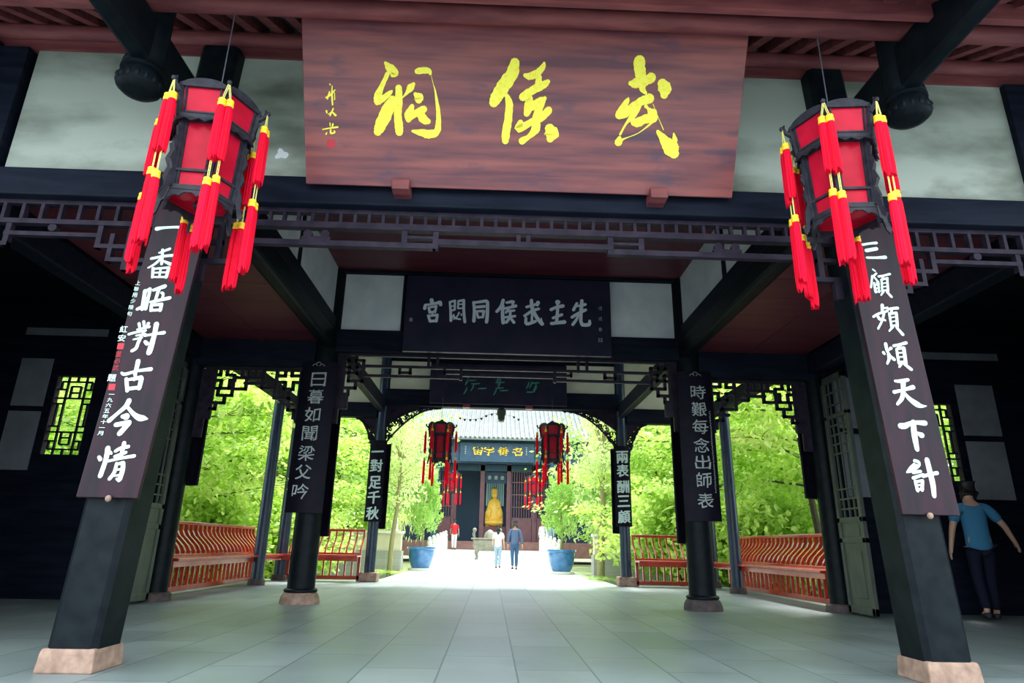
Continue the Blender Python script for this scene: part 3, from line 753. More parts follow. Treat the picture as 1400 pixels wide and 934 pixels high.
# ------------------------------------------------------------------ columns
LEAN = 0.043
for sx, sd in ((-1, 'left'), (1, 'right')):
    t = thing('wooden_column', 'square black front column on a worn stone block, behind the %s hanging lantern' % sd, 'column', (sx * 2.5, 4.11, 0))
    q = 0.14
    c = MB()
    sh = -sx * LEAN

    def P(dx, dy, z):
        return (sx * 2.5 + dx + sh * z, 4.11 + dy, z)
    ch = 0.03
    oc = [(-q + ch, -q), (q - ch, -q), (q, -q + ch), (q, q - ch), (q - ch, q), (-q + ch, q), (-q, q - ch), (-q, -q + ch)]
    c.add([P(a, b, 0.12) for a, b in oc] + [P(a, b, 4.27) for a, b in oc], [tuple(range(7, -1, -1)), tuple(range(8, 16))] + [(i, (i + 1) % 8, (i + 1) % 8 + 8, i + 8) for i in range(8)])
    part(c, 'shaft', M_LAC, t)
    b = MB()
    a = 0.152
    b.add([(sx * 2.5 + i * (a + e), 4.11 + j * (a + e), z) for z, e in ((0, 0.008), (0.10, 0.0), (0.125, -0.006)) for i, j in ((-1, -1), (1, -1), (1, 1), (-1, 1))],
          [(3, 2, 1, 0), (8, 9, 10, 11)] + [(r * 4 + i, r * 4 + (i + 1) % 4, r * 4 + 4 + (i + 1) % 4, r * 4 + 4 + i) for r in range(2) for i in range(4)])
    part(b, 'base_stone', M_STONE, t, bevel=0.01)
    # outer front column, at the edge of the view
    t = thing('wooden_column', 'black outer front column beside the %s-hand plaster panel' % sd, 'column', (sx * 4.15, 4.11, 0))
    c = MB().box(sx * 4.15 - 0.38, sx * 4.15 + 0.38, 3.99, 4.23, 3.2, 4.3) if False else MB().lathe([(0.16, 0.12), (0.155, 4.3)], (sx * 4.15, 4.11, 0), 16)
    part(c, 'shaft', M_LAC, t, smooth=True)
    part(MB().lathe([(0.22, 0), (0.21, 0.1), (0.17, 0.12)], (sx * 4.15, 4.11, 0), 16), 'base_stone', M_STONED, t, smooth=True)
    pp = MB().box(min(sx * 3.78, sx * 4.0), max(sx * 3.78, sx * 4.0), 4.05, 4.2, 3.19, 4.26)
    solid(pp, 'wall_post', M_BEAM, 'black post framing the outer edge of the %s plaster panel' % sd, 'post')
    # inner round column
    t = thing('wooden_column', 'round black inner column with a long couplet board, %s of the courtyard view' % sd, 'column', (sx * 2.47, 8.4, 0))
    part(MB().lathe([(0.165, 0.17), (0.163, 1.5), (0.158, 3.3), (0.155, 4.5)], (sx * 2.47, 8.4, 0), 28), 'shaft', M_LAC, t, smooth=True)
    part(MB().lathe([(0.185, 0.125), (0.20, 0.14), (0.20, 0.16), (0.18, 0.175)], (sx * 2.47, 8.4, 0), 28), 'collar', M_LAC, t, smooth=True)
    part(MB().lathe([(0.235, 0), (0.235, 0.03), (0.225, 0.08), (0.205, 0.115), (0.19, 0.127)], (sx * 2.47, 8.4, 0), 28), 'base_stone', M_STONE if sx < 0 else M_STONED, t, smooth=True)
    # outer column at the inner line
    t = thing('wooden_column', 'round dark column at the near end of the %s red bench' % sd, 'column', (sx * 4.22, 8.42, 0))
    part(MB().lathe([(0.135, 0.1), (0.13, 1.5), (0.125, 3.7)], (sx * 4.22, 8.42, 0), 20), 'shaft', M_LAC, t, smooth=True)
    part(MB().lathe([(0.19, 0), (0.185, 0.08), (0.16, 0.1)], (sx * 4.22, 8.42, 0), 20), 'base_stone', M_STONED, t, smooth=True)
    # gallery posts
    t = thing('gallery_post', 'slim black post tinted with blue skylight, rising through the middle of the %s bench' % sd, 'post', (sx * 4.1, 11.6, 0))
    part(MB().lathe([(0.10, 0.1), (0.098, 1.5), (0.093, 3.2)], (sx * 4.1, 11.6, 0), 20), 'shaft', M_LAC_SKY, t, smooth=True)
    part(MB().lathe([(0.14, 0), (0.14, 0.07), (0.12, 0.1)], (sx * 4.1, 11.6, 0), 20), 'base_stone', M_STONED, t, smooth=True)
    t = thing('gallery_post', 'slim black post tinted with blue skylight, at the corner of the %s bench' % sd, 'post', (sx * 4.22, 13.2, 0))
    part(MB().lathe([(0.11, 0.1), (0.108, 1.5), (0.10, 3.2)], (sx * 4.22, 13.2, 0), 20), 'shaft', M_LAC_SKY, t, smooth=True)
    part(MB().lathe([(0.15, 0), (0.15, 0.07), (0.13, 0.1)], (sx * 4.22, 13.2, 0), 20), 'base_stone', M_STONED, t, smooth=True)
    # rear columns by the courtyard
    t = thing('wooden_column', 'slender black rear column, tinted with blue skylight, by the courtyard, %s of the far hall' % sd, 'column', (sx * 2.5, 13.2, 0))
    part(MB().lathe([(0.105, 0.16), (0.103, 1.5), (0.10, 4.5)], (sx * 2.5, 13.2, 0), 20), 'shaft', M_LAC_SKY, t, smooth=True)
    b = MB().box(sx * 2.5 - 0.17, sx * 2.5 + 0.17, 13.03, 13.37, 0, 0.17)
    part(b, 'base_stone', M_STONE, t, bevel=0.02)

# eave cantilevers with hanging posts
for sx, sd in ((-1, 'left'), (1, 'right')):
    cb = MB().box(sx * 2.46 - 0.055, sx * 2.46 + 0.055, 2.55, 4.0, 3.57, 3.92)
    solid(cb, 'cantilever_beam', M_LAC, 'dark beam jutting forward from the top of the %s front column to the hanging post' % sd, 'beam', bevel=0.03)
    t = thing('hanging_post', 'short black hanging post with a carved drum end above the %s lantern' % sd, 'post', (sx * 2.48, 3.43, 3.40))
    part(MB().lathe([(0.105, 3.58), (0.112, 3.60), (0.112, 4.2)], (sx * 2.48, 3.43, 0), 20), 'shaft', M_LAC, t, smooth=True)
    part(MB().lathe([(0.10, 3.53), (0.125, 3.54), (0.125, 3.56), (0.105, 3.57), (0.12, 3.58), (0.12, 3.60), (0.10, 3.605)], (sx * 2.48, 3.43, 0), 20), 'collar', M_LAC, t, smooth=True)
    dm = MB().lathe([(0.07, 3.395), (0.10, 3.40), (0.128, 3.425), (0.132, 3.46), (0.125, 3.50), (0.105, 3.535)], (sx * 2.48, 3.43, 0), 24)
    for k in range(16):
        an = 2 * PI * k / 16
        dm.ellipsoid((sx * 2.48 + 0.122 * math.cos(an), 3.43 + 0.122 * math.sin(an), 3.463), (0.018, 0.018, 0.030), 8, 6)
    part(dm, 'carved_drum', M_LAC, t, smooth=True)

# ------------------------------------------------------------------ lattice friezes


def snap(txt):
    out = []
    for seg in txt.split('|'):
        P = [tuple(float(q) / 1000 for q in t.split(',')) for t in seg.split()]
        Q = [P[0]]
        for p in P[1:]:
            a = Q[-1]
            Q.append((p[0], a[1]) if abs(p[0] - a[0]) > abs(p[1] - a[1]) else (a[0], p[1]))
        out.append(Q)
    return out


def lattice(segs, y, th=0.036, dp=0.04, mirror=False, off=0.0):
    mb = MB()
    for i, Q in enumerate(segs):
        for a, b in zip(Q, Q[1:]):
            e = th / 2
            s = -1 if mirror else 1
            x0, x1 = sorted((s * a[0] + off, s * b[0] + off))
            z0, z1 = sorted((a[1], b[1]))
            d = 0.0005 * (i % 23)
            mb.box(x0 - e, x1 + e, y - dp / 2 - d, y + dp / 2 + d, z0 - e, z1 + e)
    return mb


SIDE = '-4040,2909 -2800,2930|-3854,2904 -3841,2822 -3920,2820|-3765,2907 -3753,2824 -3665,2826 -3623,2544 -3849,2539 -3865,2638 -3908,2637|-3899,2747 -3829,2748 -3812,2639 -3716,2642 -3733,2751 -3654,2753|-3753,2541 -3738,2442 -3929,2438|-3859,2439 -3847,2359 -3916,2357 -3900,2260|-3659,2790 -3260,2777|-3636,2635 -3495,2629 -3517,2784|-3507,2715 -3251,2709|-3563,2918 -3545,2793|-3475,2920 -3456,2790|-3377,2918 -3358,2785|-3279,2920 -3243,2654 -3100,2640|-3101,2921 -3050,2523|-3089,2829 -2992,2826 -3003,2919|-2904,2912 -2895,2834 -2796,2826|-3078,2741 -2981,2740 -2969,2649 -2872,2651 -2884,2743 -2795,2739|-3050,2523 -2909,2523 -2925,2650|-2987,2444 -2829,2439|-2900,2446 -2890,2365 -2819,2358 -2807,2261'
MID = '-2319,3154 -18,3163|-1937,2998 -18,3001|-1944,2864 -633,2848|-639,2985 -633,2848|-635,2905 -18,2899|-1082,3156 -1074,3008|-962,3156 -953,2996|-861,2989 -858,2932 -646,2928|-1468,2982 -1463,2915 -1325,2913 -1330,2982|-2162,3145 -2155,3068 -2237,3066 -2228,2970 -2145,2973 -2138,2893 -2041,2892 -2048,2972 -1953,2972|-2061,3148 -2054,3071 -1962,3068 -1936,2783 -2146,2783 -2156,2893 -2275,2893|-2256,2894 -2236,2687 -2046,2688 -2054,2780|-2315,3150 -2260,2599 -2136,2595 -2145,2684'
sd_ = snap(SIDE)
for sx, sd in ((-1, 'left'), (1, 'right')):
    mb = lattice(sd_, 8.4, mirror=sx > 0)
    # stepped ends against the columns
    mb.box(min(sx * 3.90, sx * 4.09), max(sx * 3.90, sx * 4.09), 8.383, 8.417, 2.22, 2.90)
    mb.box(min(sx * 3.97, sx * 4.09), max(sx * 3.97, sx * 4.09), 8.384, 8.416, 1.98, 2.22)
    mb.box(min(sx * 2.64, sx * 2.80), max(sx * 2.64, sx * 2.80), 8.385, 8.415, 2.2, 2.90)
    solid(mb, 'lattice_frieze', M_LATT, 'fretwork lattice hanging under the lintel of the %s garden opening' % sd, 'lattice')
md = snap(MID)
mb = lattice(md, 8.4)
m2 = lattice(md, 8.4, mirror=True)
mb.add(m2.v, m2.f)
for s in (-1, 1):
    for x0, x1, z0, z1 in ((2.20, 2.32, 2.45, 3.16), (2.13, 2.32, 2.40, 2.62), (2.24, 2.32, 2.2, 2.45)):
        mb.box(min(s * x0, s * x1), max(s * x0, s * x1), 8.382 - x0 * 0.004, 8.418 + x0 * 0.004 + z0 * 0.002, z0, z1)
solid(mb, 'lattice_frieze', M_LATT, 'fretwork lattice hanging under the navy plaque between the round columns', 'lattice')

# front frieze of the middle bay
fb = MB()
Y = 4.1
fb.box(-2.34, 2.34, Y - 0.022, Y + 0.022, 2.945, 2.975)
k = -2.3
while k < 2.31:
    fb.box(k - 0.011, k + 0.011, Y - 0.018, Y + 0.018, 2.87, 2.95)
    k += 0.1
fb.box(-2.34, 2.34, Y - 0.03, Y + 0.03, 2.825, 2.872)
fb.box(-0.62, 0.64, Y - 0.024, Y + 0.024, 2.725, 2.765)
fb.box(-2.0, -0.62, Y - 0.024, Y + 0.024, 2.69, 2.73)
fb.box(0.64, 2.0, Y - 0.024, Y + 0.024, 2.69, 2.73)
for s in (-1, 1):
    def bx(a, b, z0, z1, d=0.02):
        d += 0.0003 * (len(fb.v) // 8 % 11)
        fb.box(min(s * a, s * b), max(s * a, s * b), Y - d, Y + d, z0, z1)
    bx(0.60, 0.64, 2.69, 2.83)
    bx(0.82, 0.86, 2.725, 2.83)
    bx(0.64, 0.86, 2.765, 2.785)
    bx(0.02, 0.05, 2.76, 2.83)
    bx(1.98, 2.03, 2.55, 2.83)
    bx(1.98, 2.34, 2.53, 2.565)
    bx(2.10, 2.14, 2.56, 2.83)
    bx(2.10, 2.34, 2.68, 2.71)
    bx(2.2, 2.34, 2.4, 2.55)
    bx(1.36, 1.56, 2.73, 2.76, 0.016)
    for q in (1.40, 1.52):
        fb.tube([(s * q, Y - 0.016, 2.78), (s * q, Y + 0.016, 2.78)], 0.032, 10)
solid(fb, 'lattice_frieze', M_LATT, 'long openwork lattice strip under the front lintel below the big red plaque', 'lattice')
# front friezes of the side bays
for sx, sd in ((-1, 'left'), (1, 'right')):
    fb = MB()

    def bx(a, b, z0, z1, d=0.02):
        d += 0.0003 * (len(fb.v) // 8 % 11)
        fb.box(min(sx * a, sx * b), max(sx * a, sx * b), Y - d, Y + d, z0, z1)
    bx(2.55, 4.05, 2.945, 2.975)
    q = 2.6
    while q < 4.05:
        bx(q - 0.012, q + 0.012, 2.82, 2.95)
        q += 0.13
    bx(2.55, 4.05, 2.79, 2.825, 0.026)
    bx(2.95, 3.6, 2.70, 2.73)
    for a, b, z0, z1 in ((2.93, 2.965, 2.62, 2.80), (2.72, 2.965, 2.62, 2.65), (2.72, 2.755, 2.46, 2.80), (2.55, 2.755, 2.46, 2.49), (2.84, 2.87, 2.52, 2.73), (2.6, 2.87, 2.52, 2.55), (2.55, 2.62, 2.3, 2.47),
                         (3.56, 3.595, 2.62, 2.80), (3.56, 3.8, 2.62, 2.65), (3.77, 3.80, 2.46, 2.80), (3.77, 4.02, 2.46, 2.49), (3.66, 3.69, 2.52, 2.73), (3.66, 3.95, 2.52, 2.55), (3.9, 4.02, 2.3, 2.47)):
        bx(a, b, z0, z1)
    fb.tube([(sx * 3.28, Y - 0.02, 2.765), (sx * 3.28, Y + 0.02, 2.765)], 0.03, 10)
    solid(fb, 'lattice_frieze', M_LATT, 'stepped lattice strip under the front lintel beside the %s lantern' % sd, 'lattice')

# carved brackets by the rear columns
rng = random.Random(5)


def spandrel(x0, dirx, wide, drop, ztop, label):
    """carved openwork bracket filling the corner between a column and the beam"""
    mb = MB()
    N = 9
    # curved lower rim and straight rims
    pts = []
    for i in range(13):
        t = i / 12
        px = x0 + dirx * (0.10 + (wide - 0.10) * t)
        pz = ztop - drop * (1 - t) ** 2.1
        pts.append((px, 13.2, pz))
    mb.tube(pts, 0.020, 6)
    mb.tube([(x0 + dirx * 0.105, 13.2, ztop), (x0 + dirx * 0.105, 13.2, ztop - drop)], 0.018, 6)
    mb.tube([(x0 + dirx * 0.1, 13.2, ztop), (x0 + dirx * wide, 13.2, ztop)], 0.018, 6)
    solidp = [(0.10, 0.0)]
    inner = []
    for i in range(13):
        u = i / 12 * 0.86
        lo = -drop * (1 - u) ** 2.1
        inner.append((0.10 + (wide - 0.10) * u * 0.92, min(-0.001, lo * 0.55)))
    mb.prism([(0.10, 0.0)] + inner, lambda u, v, d: Vector((x0 + dirx * u, 13.2 + d, ztop + v)), -0.014, 0.014)
    for c in range(85):
        t = rng.random()
        u = t ** 1.4
        px = x0 + dirx * (0.12 + (wide - 0.16) * u)
        lo = ztop - drop * (1 - u) ** 2.1
        pz = lo + (ztop - lo) * 0.48 * rng.random()
        r = rng.uniform(0.020, 0.036)
        ring = [(px + r * math.cos(a), 13.2 + 0.01 * math.sin(3 * a), pz + r * math.sin(a)) for a in [2 * PI * q / 7 + c for q in range(6)]]
        mb.tube(ring, 0.0135, 5)
    return solid(mb, 'carved_bracket', M_LATT, label, 'bracket')


for sx, sd in ((-1, 'left'), (1, 'right')):
    spandrel(sx * 2.5, -sx, 1.25, 0.78, 3.44, 'large carved openwork bracket on the courtyard side of the %s rear column' % sd)
    spandrel(sx * 2.5, sx, 0.55, 0.78, 3.19, 'small carved openwork bracket on the bench side of the %s rear column' % sd)

# ------------------------------------------------------------------ plaques and couplet boards
PB = Vector((0, 3.925, 3.095))
PV = Vector((0, 3.42 - 3.93, 4.03 - 3.095)).normalized()
PN = Vector((1, 0, 0)).cross(PV).normalized()       # towards the viewer
if PN.y > 0:
    PN = -PN


def on_plaque(u, v, h):
    return PB + Vector((u, 0, 0)) + PV * v + PN * h


t = thing('name_plaque', 'large tilted red brown wooden plaque with three big gilded characters under the eaves', 'plaque', (0, 3.925, 3.095))
pm = MB().prism([(-1.525, -0.012), (1.465, -0.012), (1.475, 1.10), (-1.525, 1.10)], on_plaque, -0.05, 0.0)
part(pm, 'board', M_PLQ, t, bevel=0.006)
ink_chars(t, INK['plaque'], 0, (-300, 560), on_plaque, M_GOLD, 0.004, 0.09, 3, 1.22)
ink_chars(t, INK['sign'], 1, (430, 505), on_plaque, M_GOLD, 0.003, 0.1, 4, 1.1, name='signature_character')
sm = MB().prism([(-1.372, 0.237), (-1.319, 0.237), (-1.319, 0.29), (-1.372, 0.29)], on_plaque, 0.0, 0.002)
so_ = part(sm, 'seal', M_SEAL, t)
for px in (-0.86, 0.93):
    mb = MB().box(px - 0.06, px + 0.06, 3.86, 4.02, 3.03, 3.11)
    solid(mb, 'plaque_rest', M_PLQ, 'small brown wooden rest under the %s part of the big red plaque' % ('signature' if px < 0 else 'far'), 'bracket', bevel=0.006)


def on_front(cx, slope):
    return lambda u, v, h: Vector((cx + slope + u, 3.93 - h, v))


# front couplet boards: leaning with their columns
for sx, sd in ((-1, 'left'), (1, 'right')):
    x0, x1 = (-2.442, -2.318) if sx < 0 else (2.503, 2.40)

    def cxz(z):
        return x0 + (x1 - x0) * (z - 0.94) / 1.97

    def surf(u, v, h):
        return Vector((cxz(v) + u, 3.955 - h, v))
    lab = ('dark plum couplet board with pale characters and small side notes, left front column' if sx < 0
           else 'long dark plum couplet board with seven pale characters on the right front column')
    t = thing('couplet_board', lab, 'board', (sx * 2.47, 3.95, 0.94))
    hw = 0.178
    b = MB().prism([(-hw, 0.94), (hw, 0.94), (hw, 2.93), (-hw, 2.93)], surf, -0.004, 0.025)
    part(b, 'board', M_BOARD, t, bevel=0.004)
    base = -2.45 if sx < 0 else 2.5

    def tsurf(u, v, h):
        return Vector((base + u, 3.955 - 0.025 - h, v))
    bounds = (1300, 1570, 1815, 2100, 2335, 2680) if sx < 0 else (1320, 1600, 1845, 2083, 2350, 2640)
    ink_chars(t, INK['left' if sx < 0 else 'right'], 1, bounds, tsurf, M_INKW, 0.003, seed=7, k=1.08)
    if sx < 0:
        zz = [2.305, 2.262, 2.220, 2.178, 2.135, 2.090]
        nm = 'small_character'
        write_chars(t, [(ch, -0.072 - (2.305 - z) * 0.06, z) for ch, z in zip('上聯用少陵句', zz)], tsurf, M_INKW, 0.030, 0.030, nm, bold=0.012)
        write_chars(t, [(ch, -0.100, z) for ch, z in zip('紅安', (1.985, 1.925))], tsurf, M_INKW, 0.046, 0.044, nm, bold=0.015)
        write_chars(t, [('題', -0.108, 1.664)], tsurf, M_INKW, 0.05, 0.045, nm, bold=0.015)
        write_chars(t, [(ch, -0.088 - i * 0.0025, 1.560 - i * 0.0345) for i, ch in enumerate('一九六五年十一月')], tsurf, M_INKW, 0.034, 0.025, nm, bold=0.012)
        write_chars(t, [(ch, -0.098, z) for ch, z in zip('董必武', (1.82, 1.775, 1.73))], tsurf, M_SEAL, 0.036, 0.036, 'red_character')
        for z in (1.872, 1.607):
            nb = MB()
            nb.prism([(-0.118, z - 0.02), (-0.078, z - 0.02), (-0.078, z + 0.02), (-0.118, z + 0.02)], tsurf, 0, 0.001)
            part(nb, 'seal', M_SEAL, t, fix=False)
    pg = MB().ellipsoid((cxz(0.94) + (0.02 if sx < 0 else -0.02), 3.915, 0.935), (0.016, 0.02, 0.02), 8, 6)
    part(pg, 'peg', M_STONE, t, smooth=True)

# navy plaque on the inner beam
t = thing('name_plaque', 'dark navy plaque with seven silver characters between two white panels', 'plaque', (0, 8.3, 3.17))
part(MB().box(-1.43, 1.40, 8.222, 8.29, 3.175, 4.28), 'board', M_NAVY, t, bevel=0.006)
mid_s = lambda u, v, h: Vector((u, 8.22 - h, v))
ink_chars(t, INK['mid'], 0, (-845, -520, -200, 184, 547, 836), mid_s, M_INKS, 0.004, seed=9, k=1.12)
write_chars(t, [(ch, 1.255 - i * 0.003, 3.865 - i * 0.155) for i, ch in enumerate('戊戌春日')] + [('書', -1.34, 3.62)], mid_s, M_INKG, 0.05, 0.055, 'small_character')

# plaque above the courtyard opening, mostly hidden by the fretwork
t = thing('name_plaque', 'dim dark plaque with green strokes behind the fretwork, above the courtyard opening', 'plaque', (0, 13.1, 3.50))
part(MB().box(-1.52, 1.34, 13.02, 13.08, 3.50, 4.36), 'board', M_NAVY, t, bevel=0.006)
im = MB()
s3 = lambda u, v, h: Vector((u, 13.02 - h, v))
rq = random.Random(8)
for u0 in (-0.62, 0.0, 0.62):
    im = MB()
    for q in range(7):
        a_, b_ = u0 + rq.uniform(-0.16, 0.10), 3.93 + rq.uniform(-0.17, 0.17)
        hz = q % 2
        ink(im, '%d,%d,9 %d,%d,15 %d,%d,8' % (a_ * 1000, b_ * 1000, (a_ + (0.08 if hz else -0.02)) * 1000, (b_ - (0.0 if hz else 0.07)) * 1000, (a_ + (0.17 if hz else -0.06)) * 1000, (b_ + (0.01 if hz else -0.14)) * 1000), s3, 0.004)
    part(im, 'character', M_INKGREEN, t, fix=False)
for px in (-0.75, 0.55):
    solid(MB().box(px - 0.07, px + 0.07, 12.96, 13.08, 3.41, 3.49), 'plaque_rest', M_PLQ, 'small dark rest under the dim green-lettered plaque, %s one' % ('signature side' if px < 0 else 'opening side'), 'bracket', bevel=0.005)

# curved couplet boards on the inner round columns and the rear columns


def curved_board(cx, cy, r, half, z0, z1, front, th=0.022):
    """a board bowed round a column; front = -1 faces the viewer, +1 faces away"""
    mb = MB()
    n = 10
    vs = []
    for rr in (r, r + th):
        for i in range(n + 1):
            a = half * (2 * i / n - 1)
            for z in (z0, z1):
                vs.append((cx + rr * math.sin(a), cy + front * rr * math.cos(a), z))
    fs = []
    N = (n + 1) * 2
    for i in range(n):
        a = i * 2
        fs += [(a, a + 2, a + 3, a + 1), (N + a, N + a + 1, N + a + 3, N + a + 2), (a + 1, a + 3, N + a + 3, N + a + 1), (a, N + a, N + a + 2, a + 2)]
    fs += [(0, 1, N + 1, N), (2 * n, N + 2 * n, N + 2 * n + 1, 2 * n + 1)]
    mb.add(vs, fs)
    return mb


def bsurf(cx, cy, r):
    return lambda u, v, h: Vector((cx + u, cy - r - h, v))


for sx, sd, txt in ((-1, 'left', '日暮如聞梁父吟'), (1, 'right', '時艱每念出師表')):
    cx, cy = sx * 2.50, 8.65
    r = 0.45
    t = thing('couplet_board', 'bowed black couplet board with seven thin grey characters on the %s round column' % sd, 'board', (cx, 8.2, 1.05))
    part(curved_board(cx, cy, r, 0.51, 1.05, 2.99, -1), 'board', M_BOARD_DARK, t, smooth=True)
    sf = bsurf(cx, cy, r + 0.022)
    zs = [2.735, 2.51, 2.275, 2.03, 1.78, 1.545, 1.31] if sx < 0 else [2.70, 2.47, 2.24, 2.0, 1.78, 1.555, 1.30]
    write_chars(t, [(ch, 0.02 - (0.012 * i if sx < 0 else -0.0), z) for i, (ch, z) in enumerate(zip(txt, zs))], sf, M_INKG, 0.20, 0.185, bold=0.006, skew=0.06, wob=0.03, h=0.004)
    if sx > 0:
        im = MB()
        rq = random.Random(12)
        for i in range(46):
            z_ = 2440 - i * 23
            u_ = 160 + rq.uniform(-4, 4)
            ink(im, '%d,%d,2 %d,%d,3' % (u_ - 8, z_, u_ + 7, z_ + rq.uniform(-5, 6)), sf, 0.002)
            ink(im, '%d,%d,2.5 %d,%d,2' % (u_ + rq.uniform(-5, 5), z_ + 7, u_ + rq.uniform(-7, 7), z_ - 8), sf, 0.002)
        part(im, 'small_lettering', M_INKG, t, fix=False)
    cr = MB()
    for a, b in ((-0.045, 0.0), (0.045, 0.0), (0.0, 0.028)):
        ring = [sf(a + 0.03 * math.cos(q * PI / 6), 2.955 - 0.035 + b + 0.026 * math.sin(q * PI / 6), 0.004) for q in range(7)]
        cr.tube(ring, 0.0035, 5)
    part(cr, 'cloud_ornament', M_INKG, t)
    t = thing('couplet_board', 'black board on the back of the %s round column, only its edge showing' % sd, 'board', (cx, 8.6, 0.75))
    part(curved_board(sx * 2.45, 8.37, 0.25, 0.98, 0.78, 2.9, 1), 'board', M_BOARD_DARK, t, smooth=True)
    t = thing('couplet_board', 'dark brown board facing away on the column at the near end of the %s bench' % sd, 'board', (sx * 4.15, 8.55, 1.38))
    part(curved_board(sx * 4.15, 8.40, 0.20, 1.0, 1.38, 2.9, 1), 'board', M_BOARD_DARK, t, smooth=True)

for sx, sd, txt in ((-1, 'left', '一對足千秋'), (1, 'right', '兩表酬三顧')):
    cx, cy = sx * 2.5 + (0.0 if sx < 0 else -0.04), 13.36
    r = 0.33
    t = thing('couplet_board', 'short bowed black couplet board with five bold white characters on the %s rear column' % sd, 'board', (cx, 13.0, 1.11))
    part(curved_board(cx, cy, r, 0.48, 1.11, 2.70, -1), 'board', M_BOARD_DARK, t, smooth=True)
    sf = bsurf(cx, cy, r + 0.022)
    zs = [2.47, 2.19, 1.86, 1.57, 1.27] if sx < 0 else [2.47, 2.20, 1.88, 1.60, 1.30]
    write_chars(t, [(ch, 0.0, z) for ch, z in zip(txt, zs)], sf, M_INKW, 0.235, 0.24, bold=0.035, skew=0.05, h=0.005)
    t = thing('couplet_board', 'black board on the back of the %s rear column, only its edge showing' % sd, 'board', (cx, 13.4, 0.95))
    part(curved_board(sx * 2.43, 13.22, 0.16, 1.0, 0.98, 2.68, 1), 'board', M_BOARD_DARK, t, smooth=True)

# ------------------------------------------------------------------ folding lattice doors at the ends of the benches
for sx, sd in ((-1, 'left'), (1, 'right')):
    t = thing('folding_screen', 'grey green folding door leaf with lattice upper half, open beside the %s bench column' % sd, 'door', (sx * 4.2, 7.9, 0.03))
    xx = sx * 4.2
    y0, y1 = 7.62, 8.18
    fr = MB()
    for a, b, c, d in ((y0, y0 + 0.06, 0.03, 2.9), (y1 - 0.06, y1, 0.03, 2.9), (y0, y1, 0.03, 0.11), (y0, y1, 0.82, 0.88), (y0, y1, 1.06, 1.12), (y0, y1, 2.82, 2.9), (y0, y1, 2.35, 2.40)):
        fr.box(xx - 0.025, xx + 0.025, a, b, c, d)
    part(fr, 'frame', M_DOOR, t, bevel=0.004)
    pn = MB().box(xx - 0.012, xx + 0.012, y0 + 0.05, y1 - 0.05, 0.1, 0.83)
    pn.box(xx - 0.02, xx + 0.02, y0 + 0.13, y1 - 0.13, 0.2, 0.73)
    part(pn, 'lower_panel', M_DOOR, t, bevel=0.004)
    pn = MB().box(xx - 0.012, xx + 0.012, y0 + 0.05, y1 - 0.05, 0.87, 1.07)
    pn.box(xx - 0.018, xx + 0.018, y0 + 0.1, y1 - 0.1, 0.9, 1.04)
    part(pn, 'waist_panel', M_DOOR, t, bevel=0.004)
    lt = MB()
    for yy in (y0 + 0.16, y0 + 0.28, y0 + 0.40):
        lt.box(xx - 0.01, xx + 0.01, yy - 0.009, yy + 0.009, 1.12, 2.82)
    for zz in (1.22, 1.34, 1.46, 1.9, 2.02, 2.14, 2.26, 2.52, 2.68):
        lt.box(xx - 0.011, xx + 0.011, y0 + 0.06, y1 - 0.06, zz - 0.009, zz + 0.009)
    part(lt, 'lattice', M_DOOR, t)

# ------------------------------------------------------------------ benches with curved backs
PROF = [(0.0, 0.485), (0.012, 0.56), (0.055, 0.63), (0.13, 0.70), (0.205, 0.77), (0.245, 0.84), (0.25, 0.92)]


